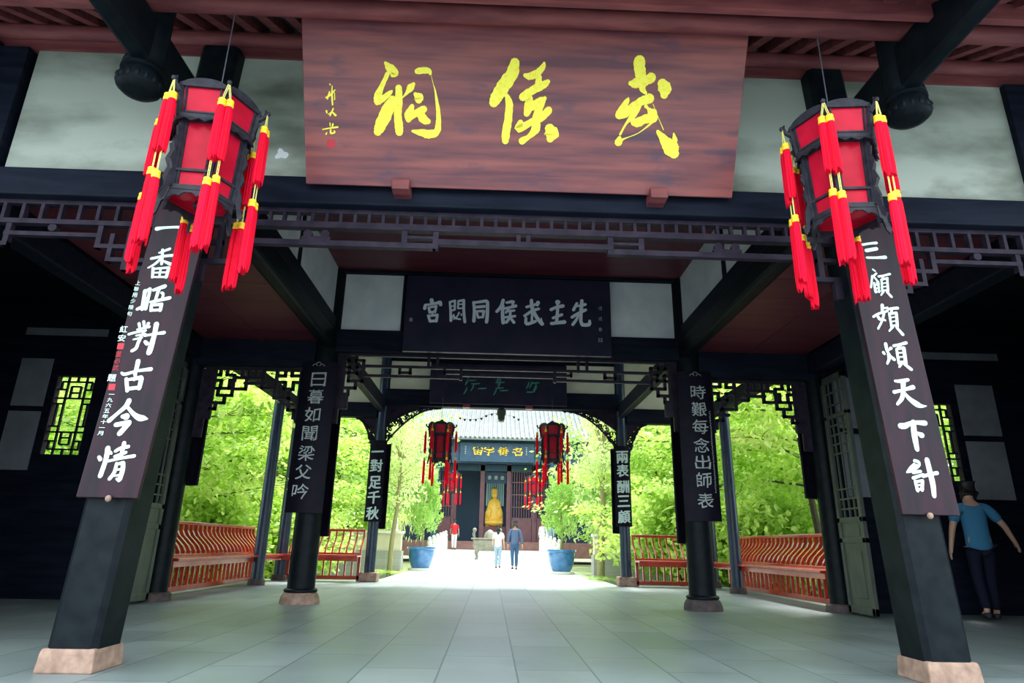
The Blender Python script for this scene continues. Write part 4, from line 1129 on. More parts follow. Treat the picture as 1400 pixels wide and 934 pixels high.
def bench(p0, p1, outward, label, step=0.165, hw=0.02):
    """p0->p1: line of the seat's outer edge on the floor; outward: unit vector away from the hall"""
    p0, p1, o = Vector(p0), Vector(p1), Vector(outward)
    d = (p1 - p0)
    L = d.length
    d.normalize()
    t = thing('railing_bench', label, 'bench', tuple((p0 + p1) / 2))
    z = Vector((0, 0, 1))
    st = MB()
    st.bar(p0 - o * 0.20 + z * 0.465, p1 - o * 0.20 + z * 0.465, 0.42, 0.04)
    part(st, 'seat', M_BENCH, t, bevel=0.008)
    ap = MB()
    ap.bar(p0 - o * 0.02 + z * 0.415, p1 - o * 0.02 + z * 0.415, 0.05, 0.07)
    ap.bar(p0 - o * 0.33 + z * 0.41, p1 - o * 0.33 + z * 0.41, 0.035, 0.075)
    part(ap, 'apron', M_BENCH, t, bevel=0.004)
    br = MB()
    br.bar(p0 - o * 0.02 + z * 0.065, p1 - o * 0.02 + z * 0.065, 0.055, 0.07)
    part(br, 'bottom_rail', M_BENCH, t, bevel=0.004)
    bl = MB()
    bk = MB()
    n = int(L / step)
    for i in range(n + 1):
        c = p0 + d * (0.02 + (L - 0.04) * i / n)
        bl.bar(c - o * 0.02 + z * 0.09, c - o * 0.02 + z * 0.40, 0.03, hw * 2.1, up=o)
        pts = [c + o * (u + 0.0) + z * h for u, h in PROF]
        vs, fs = [], []
        for q in pts:
            vs += [q - d * hw - o * 0.024, q + d * hw - o * 0.024, q + d * hw + o * 0.024, q - d * hw + o * 0.024]
        for k in range(len(pts) - 1):
            a = k * 4
            fs += [(a + j, a + (j + 1) % 4, a + 4 + (j + 1) % 4, a + 4 + j) for j in range(4)]
        bk.add(vs, fs)
    part(bl, 'baluster_row', M_BENCH, t)
    part(bk, 'back_slats', M_BENCH, t)
    tr = MB()
    tr.bar(p0 + o * 0.25 + z * 0.945, p1 + o * 0.25 + z * 0.945, 0.07, 0.05)
    part(tr, 'top_rail', M_BENCH, t, bevel=0.01)
    lr = MB()
    lr.bar(p0 + o * 0.0 + z * 0.50, p1 + o * 0.0 + z * 0.50, 0.05, 0.04)
    part(lr, 'back_sill', M_BENCH, t, bevel=0.006)
    for q in (p0 + d * 0.03, p1 - d * 0.03):
        pe = MB()
        pe.bar(q - o * 0.02 + z * 0.0, q - o * 0.02 + z * 0.44, 0.055, 0.055, up=o)
        part(pe, 'end_stile', M_BENCH, t, bevel=0.004)
    return t


for sx, sd in ((-1, 'left'), (1, 'right')):
    bench((sx * 4.50, 8.62, 0), (sx * 4.50, 13.0, 0), (sx, 0, 0), 'long red lacquer bench with curved slat back along the %s side of the gallery' % sd)
    bench((sx * 4.12, 13.28, 0), (sx * 2.70, 13.28, 0), (0, 1, 0), 'short red lacquer bench with slat back beside the %s rear column' % sd, step=0.14, hw=0.014)

# ------------------------------------------------------------------ palace lanterns


def fringe(mb, c, L, r, seed):
    rnd = random.Random(seed)
    n = 22
    vs, fs = [], []
    rows = [(0, 0.85), (0.12, 1.0), (0.5, 1.05), (0.85, 1.12), (1.0, 1.0)]
    jit = [(1.06 if i % 2 else 0.90) * rnd.uniform(0.93, 1.07) for i in range(n)]
    end = [rnd.uniform(0.93, 1.06) for _ in range(n)]
    for q, (tt, k) in enumerate(rows):
        for i in range(n):
            an = 2 * PI * i / n
            rr = r * k * (jit[i] if q > 0 else 1)
            zz = -L * tt * (end[i] if q == len(rows) - 1 else 1)
            vs.append((c[0] + rr * math.cos(an), c[1] + rr * math.sin(an), c[2] + zz))
    for q in range(len(rows) - 1):
        for i in range(n):
            j = (i + 1) % n
            fs.append((q * n + i, q * n + j, (q + 1) * n + j, (q + 1) * n + i))
    fs.append(tuple(range(n)))
    fs.append(tuple(range(len(rows) * n - 1, (len(rows) - 1) * n - 1, -1)))
    mb.add(vs, fs)


def hx(r, k, z):
    a = PI / 3 * k
    return Vector((r * math.cos(a), r * math.sin(a), z))


def make_lantern(label, loc, group=None, rich=True, wire=0.5):
    t = thing('palace_lantern', label, 'lantern', (0, 0, 0), group)
    R0 = (0, 0, 0)
    fu, fl = MB(), MB()
    gu, gl = MB(), MB()
    for k in range(6):
        # upper tier
        a0, a1 = hx(0.255, k, 0.575), hx(0.277, k, 0.80)
        b0, b1 = hx(0.255, k + 1, 0.575), hx(0.277, k + 1, 0.80)
        fu.bar(a0, a1, 0.026, 0.026)
        fu.bar(a0, b0, 0.024, 0.03)
        fu.bar(a1, b1, 0.024, 0.03)
        m0, m1 = a0.lerp(b0, .5), a1.lerp(b1, .5)
        n_ = Vector((m0.x, m0.y, 0)).normalized()
        # arched crest
        cr = []
        for i in range(9):
            s = i / 8
            cr.append((s, 0.012 + 0.045 * math.sin(PI * s) ** 0.6))
        poly = [(0, -0.01)] + cr + [(1, -0.01)]
        fu.prism(poly, lambda u, v, dd, a=a1, b=b1, nn=n_: a.lerp(b, u) + Vector((0, 0, v)) + nn * dd, -0.008, 0.008)
        # inner slim frame of the pane
        for (p, q) in ((a0.lerp(b0, .12), a1.lerp(b1, .12)), (a0.lerp(b0, .88), a1.lerp(b1, .88))):
            fu.bar(p, q, 0.010, 0.012)
        fu.bar(a0.lerp(a1, .13).lerp(b0.lerp(b1, .13), .1), a0.lerp(a1, .13).lerp(b0.lerp(b1, .13), .9), 0.01, 0.012)
        # wavy valance under the upper tier
        wv = [(0, 0.0)] + [(i / 12, -0.035 - 0.014 * math.cos(2 * PI * 3 * i / 12)) for i in range(13)] + [(1, 0.0)]
        fu.prism(wv, lambda u, v, dd, a=a0, b=b0, nn=n_: a.lerp(b, u) + Vector((0, 0, v)) + nn * (dd - v * 0.35), -0.006, 0.006)
        gu.add([a0.lerp(b0, .02) - n_ * .006, b0.lerp(a0, .02) - n_ * .006, b1.lerp(a1, .02) - n_ * .006, a1.lerp(b1, .02) - n_ * .006,
                a0.lerp(b0, .02) - n_ * .011, b0.lerp(a0, .02) - n_ * .011, b1.lerp(a1, .02) - n_ * .011, a1.lerp(b1, .02) - n_ * .011],
               [(0, 1, 2, 3), (7, 6, 5, 4), (0, 4, 5, 1), (1, 5, 6, 2), (2, 6, 7, 3), (3, 7, 4, 0)])
        # lower tier
        c0, c1 = hx(0.205, k, 0.07), hx(0.222, k, 0.575)
        d0, d1 = hx(0.205, k + 1, 0.07), hx(0.222, k + 1, 0.575)
        fl.bar(c0, c1, 0.026, 0.026)
        for s_, h_ in ((0.0, 0.034), (0.98, 0.03), (0.245, 0.018)):
            fl.bar(c0.lerp(c1, s_), d0.lerp(d1, s_), 0.02, h_)
        for s_ in (0.14, 0.86):
            fl.bar(c0.lerp(d0, s_), c1.lerp(d1, s_), 0.010, 0.014)
        wv = [(0, 0.0)] + [(i / 12, -0.03 - 0.035 * abs(math.cos(PI * i / 12)) - 0.008 * math.cos(2 * PI * 4 * i / 12)) for i in range(13)] + [(1, 0.0)]
        fl.prism(wv, lambda u, v, dd, a=c0, b=d0, nn=n_: a.lerp(b, u) + Vector((0, 0, v)) + nn * dd, -0.006, 0.006)
        gl.add([c0.lerp(d0, .02) - n_ * .006, d0.lerp(c0, .02) - n_ * .006, d1.lerp(c1, .02) - n_ * .006, c1.lerp(d1, .02) - n_ * .006,
                c0.lerp(d0, .02) - n_ * .011, d0.lerp(c0, .02) - n_ * .011, d1.lerp(c1, .02) - n_ * .011, c1.lerp(d1, .02) - n_ * .011],
               [(0, 1, 2, 3), (7, 6, 5, 4), (0, 4, 5, 1), (1, 5, 6, 2), (2, 6, 7, 3), (3, 7, 4, 0)])
        # carved scroll hanging outside each corner
        o_ = Vector((math.cos(PI / 3 * k), math.sin(PI / 3 * k), 0))
        sd_v = Vector((-o_.y, o_.x, 0))
        sc = [(0.0, 0.52), (0.035, 0.50), (0.025, 0.44), (0.045, 0.38), (0.022, 0.32), (0.042, 0.25), (0.022, 0.19), (0.045, 0.12), (0.05, 0.04), (0.07, -0.02), (0.055, -0.05), (0.035, -0.02), (0.02, 0.06), (0.0, 0.08)]
        fl.prism(sc, lambda u, v, dd, oo=o_, ss=sd_v: oo * (0.208 + u + 0.012 * v) + Vector((0, 0, v)) + ss * dd, -0.008, 0.008)
    # roof cap and inner bottom
    fu.lathe([(0.26, 0.80), (0.17, 0.83), (0.08, 0.87), (0.03, 0.92), (0.015, 0.93)], n=6)
    gl.lathe([(0.19, 0.09), (0.05, 0.075), (0.02, 0.07)], n=6)
    fl.lathe([(0.03, 0.02), (0.035, 0.04), (0.02, 0.075)], n=8)
    up = part(fu, 'upper_frame', M_LFRAME, t)
    lo = part(fl, 'lower_frame', M_LFRAME, t)
    part(gu, 'upper_panes', M_LRED, t)
    part(gl, 'lower_panes', M_LRED, t)
    part(MB().tube([(0, 0, 0.92), (0, 0, 0.92 + wire)], 0.004, 6), 'hanging_wire', M_WIRE, t)
    for k in range(6):
        o_ = Vector((math.cos(PI / 3 * k), math.sin(PI / 3 * k), 0))
        am = MB()
        pts = [o_ * 0.265 + Vector((0, 0, 0.755)), o_ * 0.285 + Vector((0, 0, 0.75)), o_ * 0.315 + Vector((0, 0, 0.775)), o_ * 0.325 + Vector((0, 0, 0.81)), o_ * 0.315 + Vector((0, 0, 0.835))]
        am.tube(pts, [0.016, 0.017, 0.014, 0.012, 0.006], 8)
        am.ellipsoid(o_ * 0.335 + Vector((0, 0, 0.805)), (0.016, 0.016, 0.018), 8, 6)
        am.tube([o_ * 0.265 + Vector((0, 0, 0.70)), o_ * 0.275 + Vector((0, 0, 0.68)), o_ * 0.285 + Vector((0, 0, 0.71)), o_ * 0.27 + Vector((0, 0, 0.745))], 0.009, 6)
        part(am, 'dragon_arm', M_LFRAME, t, smooth=True)
        rnd = random.Random(k * 7 + 3)
        sd_v = Vector((-o_.y, o_.x, 0))
        nstr = 2 if rich else 1
        for s in range(nstr):
            off = sd_v * ((s - 0.5) * 0.046 if nstr == 2 else 0) + o_ * 0.332
            z = 0.80
            cdz = z - 0.12 - rnd.uniform(0, 0.03)
            L1 = 0.40 + rnd.uniform(-0.02, 0.03)
            z2 = cdz - L1 - 0.045 - 0.10 - rnd.uniform(0.0, 0.06)
            L2 = 0.46 + rnd.uniform(-0.02, 0.03)
            for zz, ztop, LL in ((cdz, z, L1), (z2, cdz - 0.05, L2)):
                fm = MB()
                fringe(fm, (off.x, off.y, zz - 0.04), LL, 0.0245, rnd.randint(0, 999))
                tp = part(fm, 'tassel', M_TAS, t, smooth=True)
                cm = MB().lathe([(0.012, zz + 0.008), (0.022, zz + 0.003), (0.024, zz - 0.006), (0.021, zz - 0.017), (0.0245, zz - 0.022), (0.0245, zz - 0.044), (0.021, zz - 0.050)], (off.x, off.y, 0), 12)
                part(cm, 'tassel_cap', M_TASCAP, tp, top=t, smooth=True)
                cd = MB()
                st_ = Vector((off.x, off.y, ztop)) if ztop != z else o_ * 0.332 + Vector((0, 0, z))
                cd.tube([st_ + sd_v * 0.004, Vector((off.x, off.y, zz)) + sd_v * 0.004], 0.0028, 5)
                cd.tube([st_ - sd_v * 0.004, Vector((off.x, off.y, zz)) - sd_v * 0.004], 0.0028, 5)
                part(cd, 'tassel_cord', M_CORD, tp, top=t)
    t.location = loc
    return t


lan = make_lantern('hexagonal black and red lantern with scarlet tassels hanging in front of the left square column', (-1.90, 3.30, 2.50), wire=0.76)
lan.rotation_euler = (0, 0, R(5))
lan.scale = (0.90, 0.90, 0.86)
l2 = copy_tree(lan)
l2['label'] = 'hexagonal black and red lantern with scarlet tassels hanging in front of the right square column'
l2.location = (1.87, 3.30, 2.53)
l2.rotation_euler = (0, 0, R(-6))
far = make_lantern('smaller red lantern hanging at the courtyard opening, left of the far hall doors', (-1.22, 12.75, 2.25), rich=False, wire=0.5)
far.scale = (0.92, 0.92, 0.92)
l4 = copy_tree(far)
l4['label'] = 'smaller red lantern hanging at the courtyard opening, in front of the maple'
l4.location = (1.01, 12.75, 2.28)

# ------------------------------------------------------------------ the courtyard: walls, balustrades, pots, burner
for sx, sd in ((-1, 'left'), (1, 'right')):
    x0, yy = (3.05, 21.9) if sx < 0 else (2.95, 20.2)
    wl = MB().box(min(sx * x0, sx * 14), max(sx * x0, sx * 14), yy, yy + 0.5, -0.4, 0.48)
    wo = struct(wl, 'wall_garden_' + ('west' if sx < 0 else 'east'), M_WALLG, 'grey stone garden wall under the cream parapet, %s of the courtyard path' % sd, 'wall')
    MB().box(min(sx * (x0 + 0.05), sx * 14), max(sx * (x0 + 0.05), sx * 14), yy + 0.12, yy + 0.4, 0.48, 1.02).build('parapet', M_CREAM, wo, origin=(0, 0, 0))
    MB().box(min(sx * x0, sx * 14), max(sx * x0, sx * 14), yy + 0.05, yy + 0.45, 1.02, 1.10).build('coping', M_WSTONE, wo, origin=(0, 0, 0))
    # carved stone post on the wall
    for k, px in enumerate((3.35,) if sx < 0 else (4.2,)):
        t = thing('stone_finial_post', 'small white carved stone post standing on the parapet, %s of the path' % sd, 'post', (sx * px, yy + 0.25, 1.1))
        part(MB().lathe([(0.13, 1.10), (0.13, 1.14), (0.10, 1.16), (0.10, 1.30), (0.13, 1.32)], (sx * px, yy + 0.25, 0), 12), 'pedestal', M_WSTONE, t, smooth=True)
        f_ = MB().ellipsoid((sx * px, yy + 0.25, 1.43), (0.10, 0.11, 0.14))
        f_.ellipsoid((sx * px, yy + 0.20, 1.60), (0.08, 0.085, 0.09))
        part(f_, 'lion_figure', M_WSTONE, t, smooth=True)
    # sloping balustrade of the ramp
    t = thing('stone_balustrade', 'sloping white stone balustrade along the %s edge of the ramp' % sd, 'balustrade', (sx * 2.72, 31, -0.17))
    pn = MB()

    def rz(y):
        return -0.17 if y < 27 else -0.17 + (y - 27) * 0.0454
    ys = [26.2 + i * 2.0 for i in range(7)]
    for ya, yb in zip(ys, ys[1:]):
        pn.add([(sx * 2.66, ya, rz(ya)), (sx * 2.66, yb, rz(yb)), (sx * 2.66, yb, rz(yb) + 0.62), (sx * 2.66, ya, rz(ya) + 0.62 - (0.25 if ya < 27 else 0)),
                (sx * 2.80, ya, rz(ya)), (sx * 2.80, yb, rz(yb)), (sx * 2.80, yb, rz(yb) + 0.62), (sx * 2.80, ya, rz(ya) + 0.62 - (0.25 if ya < 27 else 0))],
               [(0, 1, 2, 3), (7, 6, 5, 4), (0, 4, 5, 1), (1, 5, 6, 2), (2, 6, 7, 3), (3, 7, 4, 0)])
    part(pn, 'carved_panels', M_WSTONE, t)
    for yb in ys[1:]:
        pp = MB().box(sx * 2.73 - 0.11, sx * 2.73 + 0.11, yb - 0.11, yb + 0.11, rz(yb) - 0.05, rz(yb) + 0.74)
        pp.ellipsoid((sx * 2.73, yb, rz(yb) + 0.86), (0.11, 0.12, 0.15), 10, 7)
        pp.ellipsoid((sx * 2.73, yb - 0.04, rz(yb) + 1.03), (0.08, 0.09, 0.09), 10, 7)
        part(pp, 'lion_post', M_WSTONE, t, smooth=True)

# bronze incense burner on the ramp
bx_, by_ = -0.32, 29.4
bz = -0.06
t = thing('incense_burner', 'aged bronze incense burner on a stone block in front of the hall steps', 'burner', (bx_, by_, bz))
part(MB().box(bx_ - 0.62, bx_ + 0.62, by_ - 0.45, by_ + 0.45, bz - 0.08, bz + 0.16), 'stone_block', M_WSTONE, t, bevel=0.02)
bd = MB()
bd.box(bx_ - 0.70, bx_ + 0.70, by_ - 0.34, by_ + 0.34, bz + 1.0, bz + 1.06)
part(bd, 'rim', M_BRONZE, t, bevel=0.02)
bd = MB().lathe([(0.36, bz + 0.52), (0.46, bz + 0.58), (0.52, bz + 0.74), (0.50, bz + 0.9), (0.52, bz + 1.0)], (bx_, by_, 0), 4, rot=PI / 4, sx=1.7, sy=0.8)
part(bd, 'belly', M_BRONZE, t, bevel=0.06)
for i in (-1, 1):
    for j in (-1, 1):
        lg = MB().tube([(bx_ + i * 0.40, by_ + j * 0.2, bz + 0.62), (bx_ + i * 0.46, by_ + j * 0.23, bz + 0.42), (bx_ + i * 0.42, by_ + j * 0.22, bz + 0.28), (bx_ + i * 0.46, by_ + j * 0.25, bz + 0.16)], [0.10, 0.085, 0.06, 0.085], 8)
        part(lg, 'leg', M_BRONZE, t, smooth=True)
    ea = MB().tube([(bx_ + i * 0.56, by_, bz + 1.06), (bx_ + i * 0.60, by_, bz + 1.22), (bx_ + i * 0.56, by_, bz + 1.34)], [0.06, 0.07, 0.06], 8)
    ea.ellipsoid((bx_ + i * 0.56, by_ - 0.03, bz + 1.40), (0.09, 0.11, 0.09), 8, 6)
    part(ea, 'lion_handle', M_BRONZE, t, smooth=True)
ld = MB().lathe([(0.28, bz + 1.06), (0.26, bz + 1.16), (0.20, bz + 1.30), (0.10, bz + 1.38), (0.03, bz + 1.42)], (bx_ + 0.12, by_, 0), 12)
part(ld, 'lid', M_BRONZE, t, smooth=True)

# ------------------------------------------------------------------ the far hall
HY = 42.0
t = thing('temple_hall', 'far dark temple hall, tinted haze blue, with pale tiled roof at the end of the courtyard', 'building', (0, HY, 0.42))
part(MB().box(-9, 9, HY - 0.35, HY + 8, 0.0, 0.92), 'plinth', M_PLINTH, t, bevel=0.03)
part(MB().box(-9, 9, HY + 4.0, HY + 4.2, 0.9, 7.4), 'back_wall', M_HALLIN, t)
part(MB().box(-9, 9, HY - 0.15, HY + 0.15, 5.75, 7.35), 'lintel_board', M_HALL, t, bevel=0.03)
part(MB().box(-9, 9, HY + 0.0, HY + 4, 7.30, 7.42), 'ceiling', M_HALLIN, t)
for x in (-8.5, -6.1, -3.75, 3.75, 6.1, 8.5):
    part(MB().lathe([(0.21, 0.92), (0.20, 5.8)], (x, HY + 0.0, 0), 14), 'column', M_HALL, t, smooth=True)
for x in (-2.62, -0.80, 0.95, 2.62):
    f_ = MB().box(x - 0.14, x + 0.14, HY + 1.0, HY + 1.2, 0.92, 6.0)
    f_.box(x + 0.02, x + 0.07, HY + 0.93, HY + 1.0, 2.2, 5.0)
    part(f_, 'door_post', M_HALLRED, t)
for x0, x1, hgt in ((-3.6, -2.8, 5.4), (1.15, 2.45, 5.4), (2.8, 3.6, 5.4)):
    dl = MB().box(x0, x1, HY + 1.08, HY + 1.14, 0.92, 2.4)
    n_ = int((x1 - x0) / 0.16)
    for i in range(n_ + 1):
        xx = x0 + (x1 - x0) * i / n_
        dl.box(xx - 0.02, xx + 0.02, HY + 1.07, HY + 1.13, 2.4, hgt)
    for z in (2.4, 3.1, 3.9, 4.7, hgt):
        dl.box(x0, x1, HY + 1.06, HY + 1.14, z - 0.03, z + 0.03)
    part(dl, 'door_leaf', M_HALLRED, t)
part(MB().box(-3.75, 3.75, HY + 1.0, HY + 1.2, 5.4, 5.8), 'inner_lintel', M_HALL, t)
wv = MB()
for i in range(60):
    x = -8.9 + i * 0.302
    pts = []
    for k in range(8):
        s = k / 7
        pts.append((x, HY - 1.0 + s * 6.0, 7.32 + s * 4.2 + 0.35 * (s - 0.5) ** 2 * 4 - 0.35))
    wv.tube(pts, 0.075, 6)
    wv.lathe([(0.02, -0.02), (0.085, 0.0), (0.085, 0.03), (0.02, 0.05)], (x, HY - 1.05, 7.32), 10)
part(wv, 'roof_ridge_tiles', M_ROOF, t, smooth=True)
rf = MB()
vs, fs = [], []
for k in range(8):
    s = k / 7
    for x in (-9.2, 9.2):
        vs.append((x, HY - 1.0 + s * 6.0, 7.27 + s * 4.2 + 0.35 * (s - 0.5) ** 2 * 4 - 0.35))
for k in range(7):
    fs.append((2 * k, 2 * k + 1, 2 * k + 3, 2 * k + 2))
vs += [(p[0], p[1], p[2] - 0.12) for p in vs]
fs += [(16 + a, 16 + d, 16 + c, 16 + b) for a, b, c, d in [(2 * k, 2 * k + 1, 2 * k + 3, 2 * k + 2) for k in range(7)]]
fs += [(0, 16, 17, 1), (14, 15, 31, 30)]
rf.add(vs, fs)
part(rf, 'roof', M_ROOF, t)
ed = MB()
for i in range(60):
    x = -8.75 + i * 0.302
    ed.prism([(-0.12, 0.0), (-0.09, -0.07), (0, -0.13), (0.09, -0.07), (0.12, 0.0)], lambda u, v, d, x=x: Vector((x + u, HY - 1.03 + d, 7.29 + v)), -0.02, 0.02)
part(ed, 'drip_tiles', M_ROOFD, t)

t = thing('name_plaque', 'dark plaque, tinted haze blue, with four golden characters over the far hall doors', 'plaque', (0.1, HY - 0.4, 5.9))
part(MB().box(-2.3, 2.5, HY - 0.42, HY - 0.34, 5.82, 7.05), 'board', M_HALL, t, bevel=0.02)
im = MB()
hs = lambda u, v, h: Vector((u, HY - 0.42 - h, v))
write_chars(t, [(ch, u0, 6.52) for ch, u0 in zip('宙宇垂名', (-1.15, -0.42, 0.50, 1.42))], hs, M_TASCAP, 0.62, 0.54, bold=0.02, wob=0.06, h=0.02)
nb = MB()
for u0 in (-1.95, 2.0):
    for i in range(5):
        ink(nb, '%d,%d,12 %d,%d,15' % (u0 * 1000 - 25, 6780 - i * 110, u0 * 1000 + 25, 6770 - i * 110), hs, 0.01)
part(nb, 'small_lettering', M_INKS, t, fix=False)
t = thing('inner_plaque', 'dim inner plaque with three faint characters over the open hall door', 'plaque', (0, HY + 1.3, 5.0))
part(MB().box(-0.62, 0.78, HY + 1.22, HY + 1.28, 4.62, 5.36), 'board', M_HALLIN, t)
im = MB()
hs2 = lambda u, v, h: Vector((u, HY + 1.22 - h, v))
for u0 in (-0.35, 0.08, 0.5):
    im = MB()
    for a_, b_, c_, d_ in ((-90, 80, 90, 95), (-110, 0, 110, 10), (-80, -100, 90, -95), (0, 130, -5, -110), (-60, 40, -80, -60), (60, 60, 90, -50)):
        ink(im, '%d,%d,14 %d,%d,17' % (u0 * 1000 + a_, 4990 + b_, u0 * 1000 + c_, 4990 + d_), hs2, 0.01)
    part(im, 'character', M_INKG, t, fix=False)

t = thing('seated_statue', 'gilt seated statue glowing inside the open hall door', 'statue', (0.0, HY + 3.0, 0.92))
sx0 = 0.02
sb = MB()
sb.lathe([(0.55, 1.9), (0.62, 2.3), (0.60, 2.8), (0.48, 3.2), (0.40, 3.55), (0.20, 3.72), (0.10, 3.78)], (sx0, HY + 3.0, 0), 16, sy=0.7)
sb.ellipsoid((sx0 - 0.35, HY + 2.75, 2.75), (0.22, 0.25, 0.4))
sb.ellipsoid((sx0 + 0.35, HY + 2.75, 2.75), (0.22, 0.25, 0.4))
sb.ellipsoid((sx0, HY + 2.6, 2.15), (0.62, 0.4, 0.25))
part(sb, 'robe', M_GILT, t, smooth=True)
hb_ = MB().ellipsoid((sx0, HY + 2.95, 4.0), (0.19, 0.20, 0.26))
hb_.ellipsoid((sx0, HY + 2.75, 3.98), (0.03, 0.04, 0.05), 8, 6)
part(hb_, 'head', M_GILT, t, smooth=True)
part(MB().lathe([(0.19, 4.12), (0.22, 4.2), (0.16, 4.4), (0.08, 4.45)], (sx0, HY + 2.95, 0), 12), 'crown', M_GILT, t, smooth=True)
part(MB().box(sx0 - 0.8, sx0 + 0.8, HY + 2.4, HY + 3.8, 0.92, 1.9), 'pedestal', M_HALLRED, t, bevel=0.03)
t = thing('hanging_banner', 'pale blue silk banner hanging behind the gilt statue', 'banner', (0, HY + 3.6, 3))
bn = MB()
for i in range(9):
    xx = -0.55 + i * 0.14
    bn.box(xx, xx + 0.10, HY + 3.5, HY + 3.54, 3.3, 5.0 + 0.05 * math.sin(i * 2))
part(bn, 'silk_strips', mat('pale_blue_silk', (0.35, 0.55, 0.62), 0.7), t)
part(MB().tube([(-0.6, HY + 3.52, 5.02), (0.75, HY + 3.52, 5.02)], 0.03, 8), 'rod', M_GILT, t)

# pink lanterns at the hall eaves
pk = [('large pale red lantern under the far hall eave above the red-shirted person', -2.50, 3.55), ('large pale red lantern under the far hall eave beside the maple crown', 2.30, 3.45)]
base = None
for lab, x, z in pk:
    if base is None:
        base = make_lantern(lab, (x, 38.6, z), rich=False, wire=1.2)
        base.scale = (1.45, 1.45, 1.45)
    else:
        c = copy_tree(base)
        c['label'] = lab
        c.location = (x, 38.6, z)

# small dark lamp under the rear beam and the row of small bulbs
t = thing('pendant_lamp', 'small dark pendant lamp hanging from the rear beam in front of the pale roof', 'lamp', (-0.02, 13.1, 3.2))
part(MB().lathe([(0.02, 3.44), (0.05, 3.42), (0.09, 3.38), (0.095, 3.30), (0.075, 3.26), (0.07, 3.18), (0.03, 3.17)], (-0.02, 13.0, 0), 10), 'housing', M_IRON, t, smooth=True)
part(MB().lathe([(0.06, 3.17), (0.06, 3.13), (0.02, 3.12)], (-0.02, 13.0, 0), 10), 'glass', mat('dull_glass', (0.2, 0.22, 0.22), 0.2), t, smooth=True)
hb = MB()
heart_pts = [(-0.90, 3.30), (-0.80, 3.27), (-0.68, 3.265), (-0.56, 3.27), (-0.44, 3.30), (-0.34, 3.36), (-0.22, 3.40), (-0.10, 3.41), (0.26, 3.35), (0.36, 3.30)]
cr = MB().tube([(x, 13.6, z + 0.02) for x, z in heart_pts], 0.004, 5)
t = thing('bulb_string', 'string of tiny dark heart-shaped bulbs drooping beyond the rear beam', 'string', (-0.3, 13.6, 3.3))
part(cr, 'cord', M_IRON, t)
for x, z in heart_pts:
    hb = MB().prism([(0, -0.03), (0.025, 0.0), (0.022, 0.02), (0.01, 0.024), (0, 0.015), (-0.01, 0.024), (-0.022, 0.02), (-0.025, 0.0)], lambda u, v, d, x=x, z=z: Vector((x + u, 13.6 + d, z + v)), -0.01, 0.01)
    part(hb, 'bulb', M_IRON, t)


# ------------------------------------------------------------------ plants
def leaf(vs, fs, c, d, n, L, W):
    """one leaf: a shallow folded diamond"""
    s = d.cross(n)
    i = len(vs)
    vs += [c, c + d * L * 0.5 + s * W * 0.5 - n * L * 0.06, c + d * L, c + d * L * 0.5 - s * W * 0.5 - n * L * 0.06]
    fs += [(i, i + 1, i + 2), (i, i + 2, i + 3)]


def rdir(rnd, zs=1.0):
    while True:
        v = Vector((rnd.uniform(-1, 1), rnd.uniform(-1, 1), rnd.uniform(-1, 1)))
        if 0.05 < v.length < 1:
            v.z *= zs
            return v.normalized()


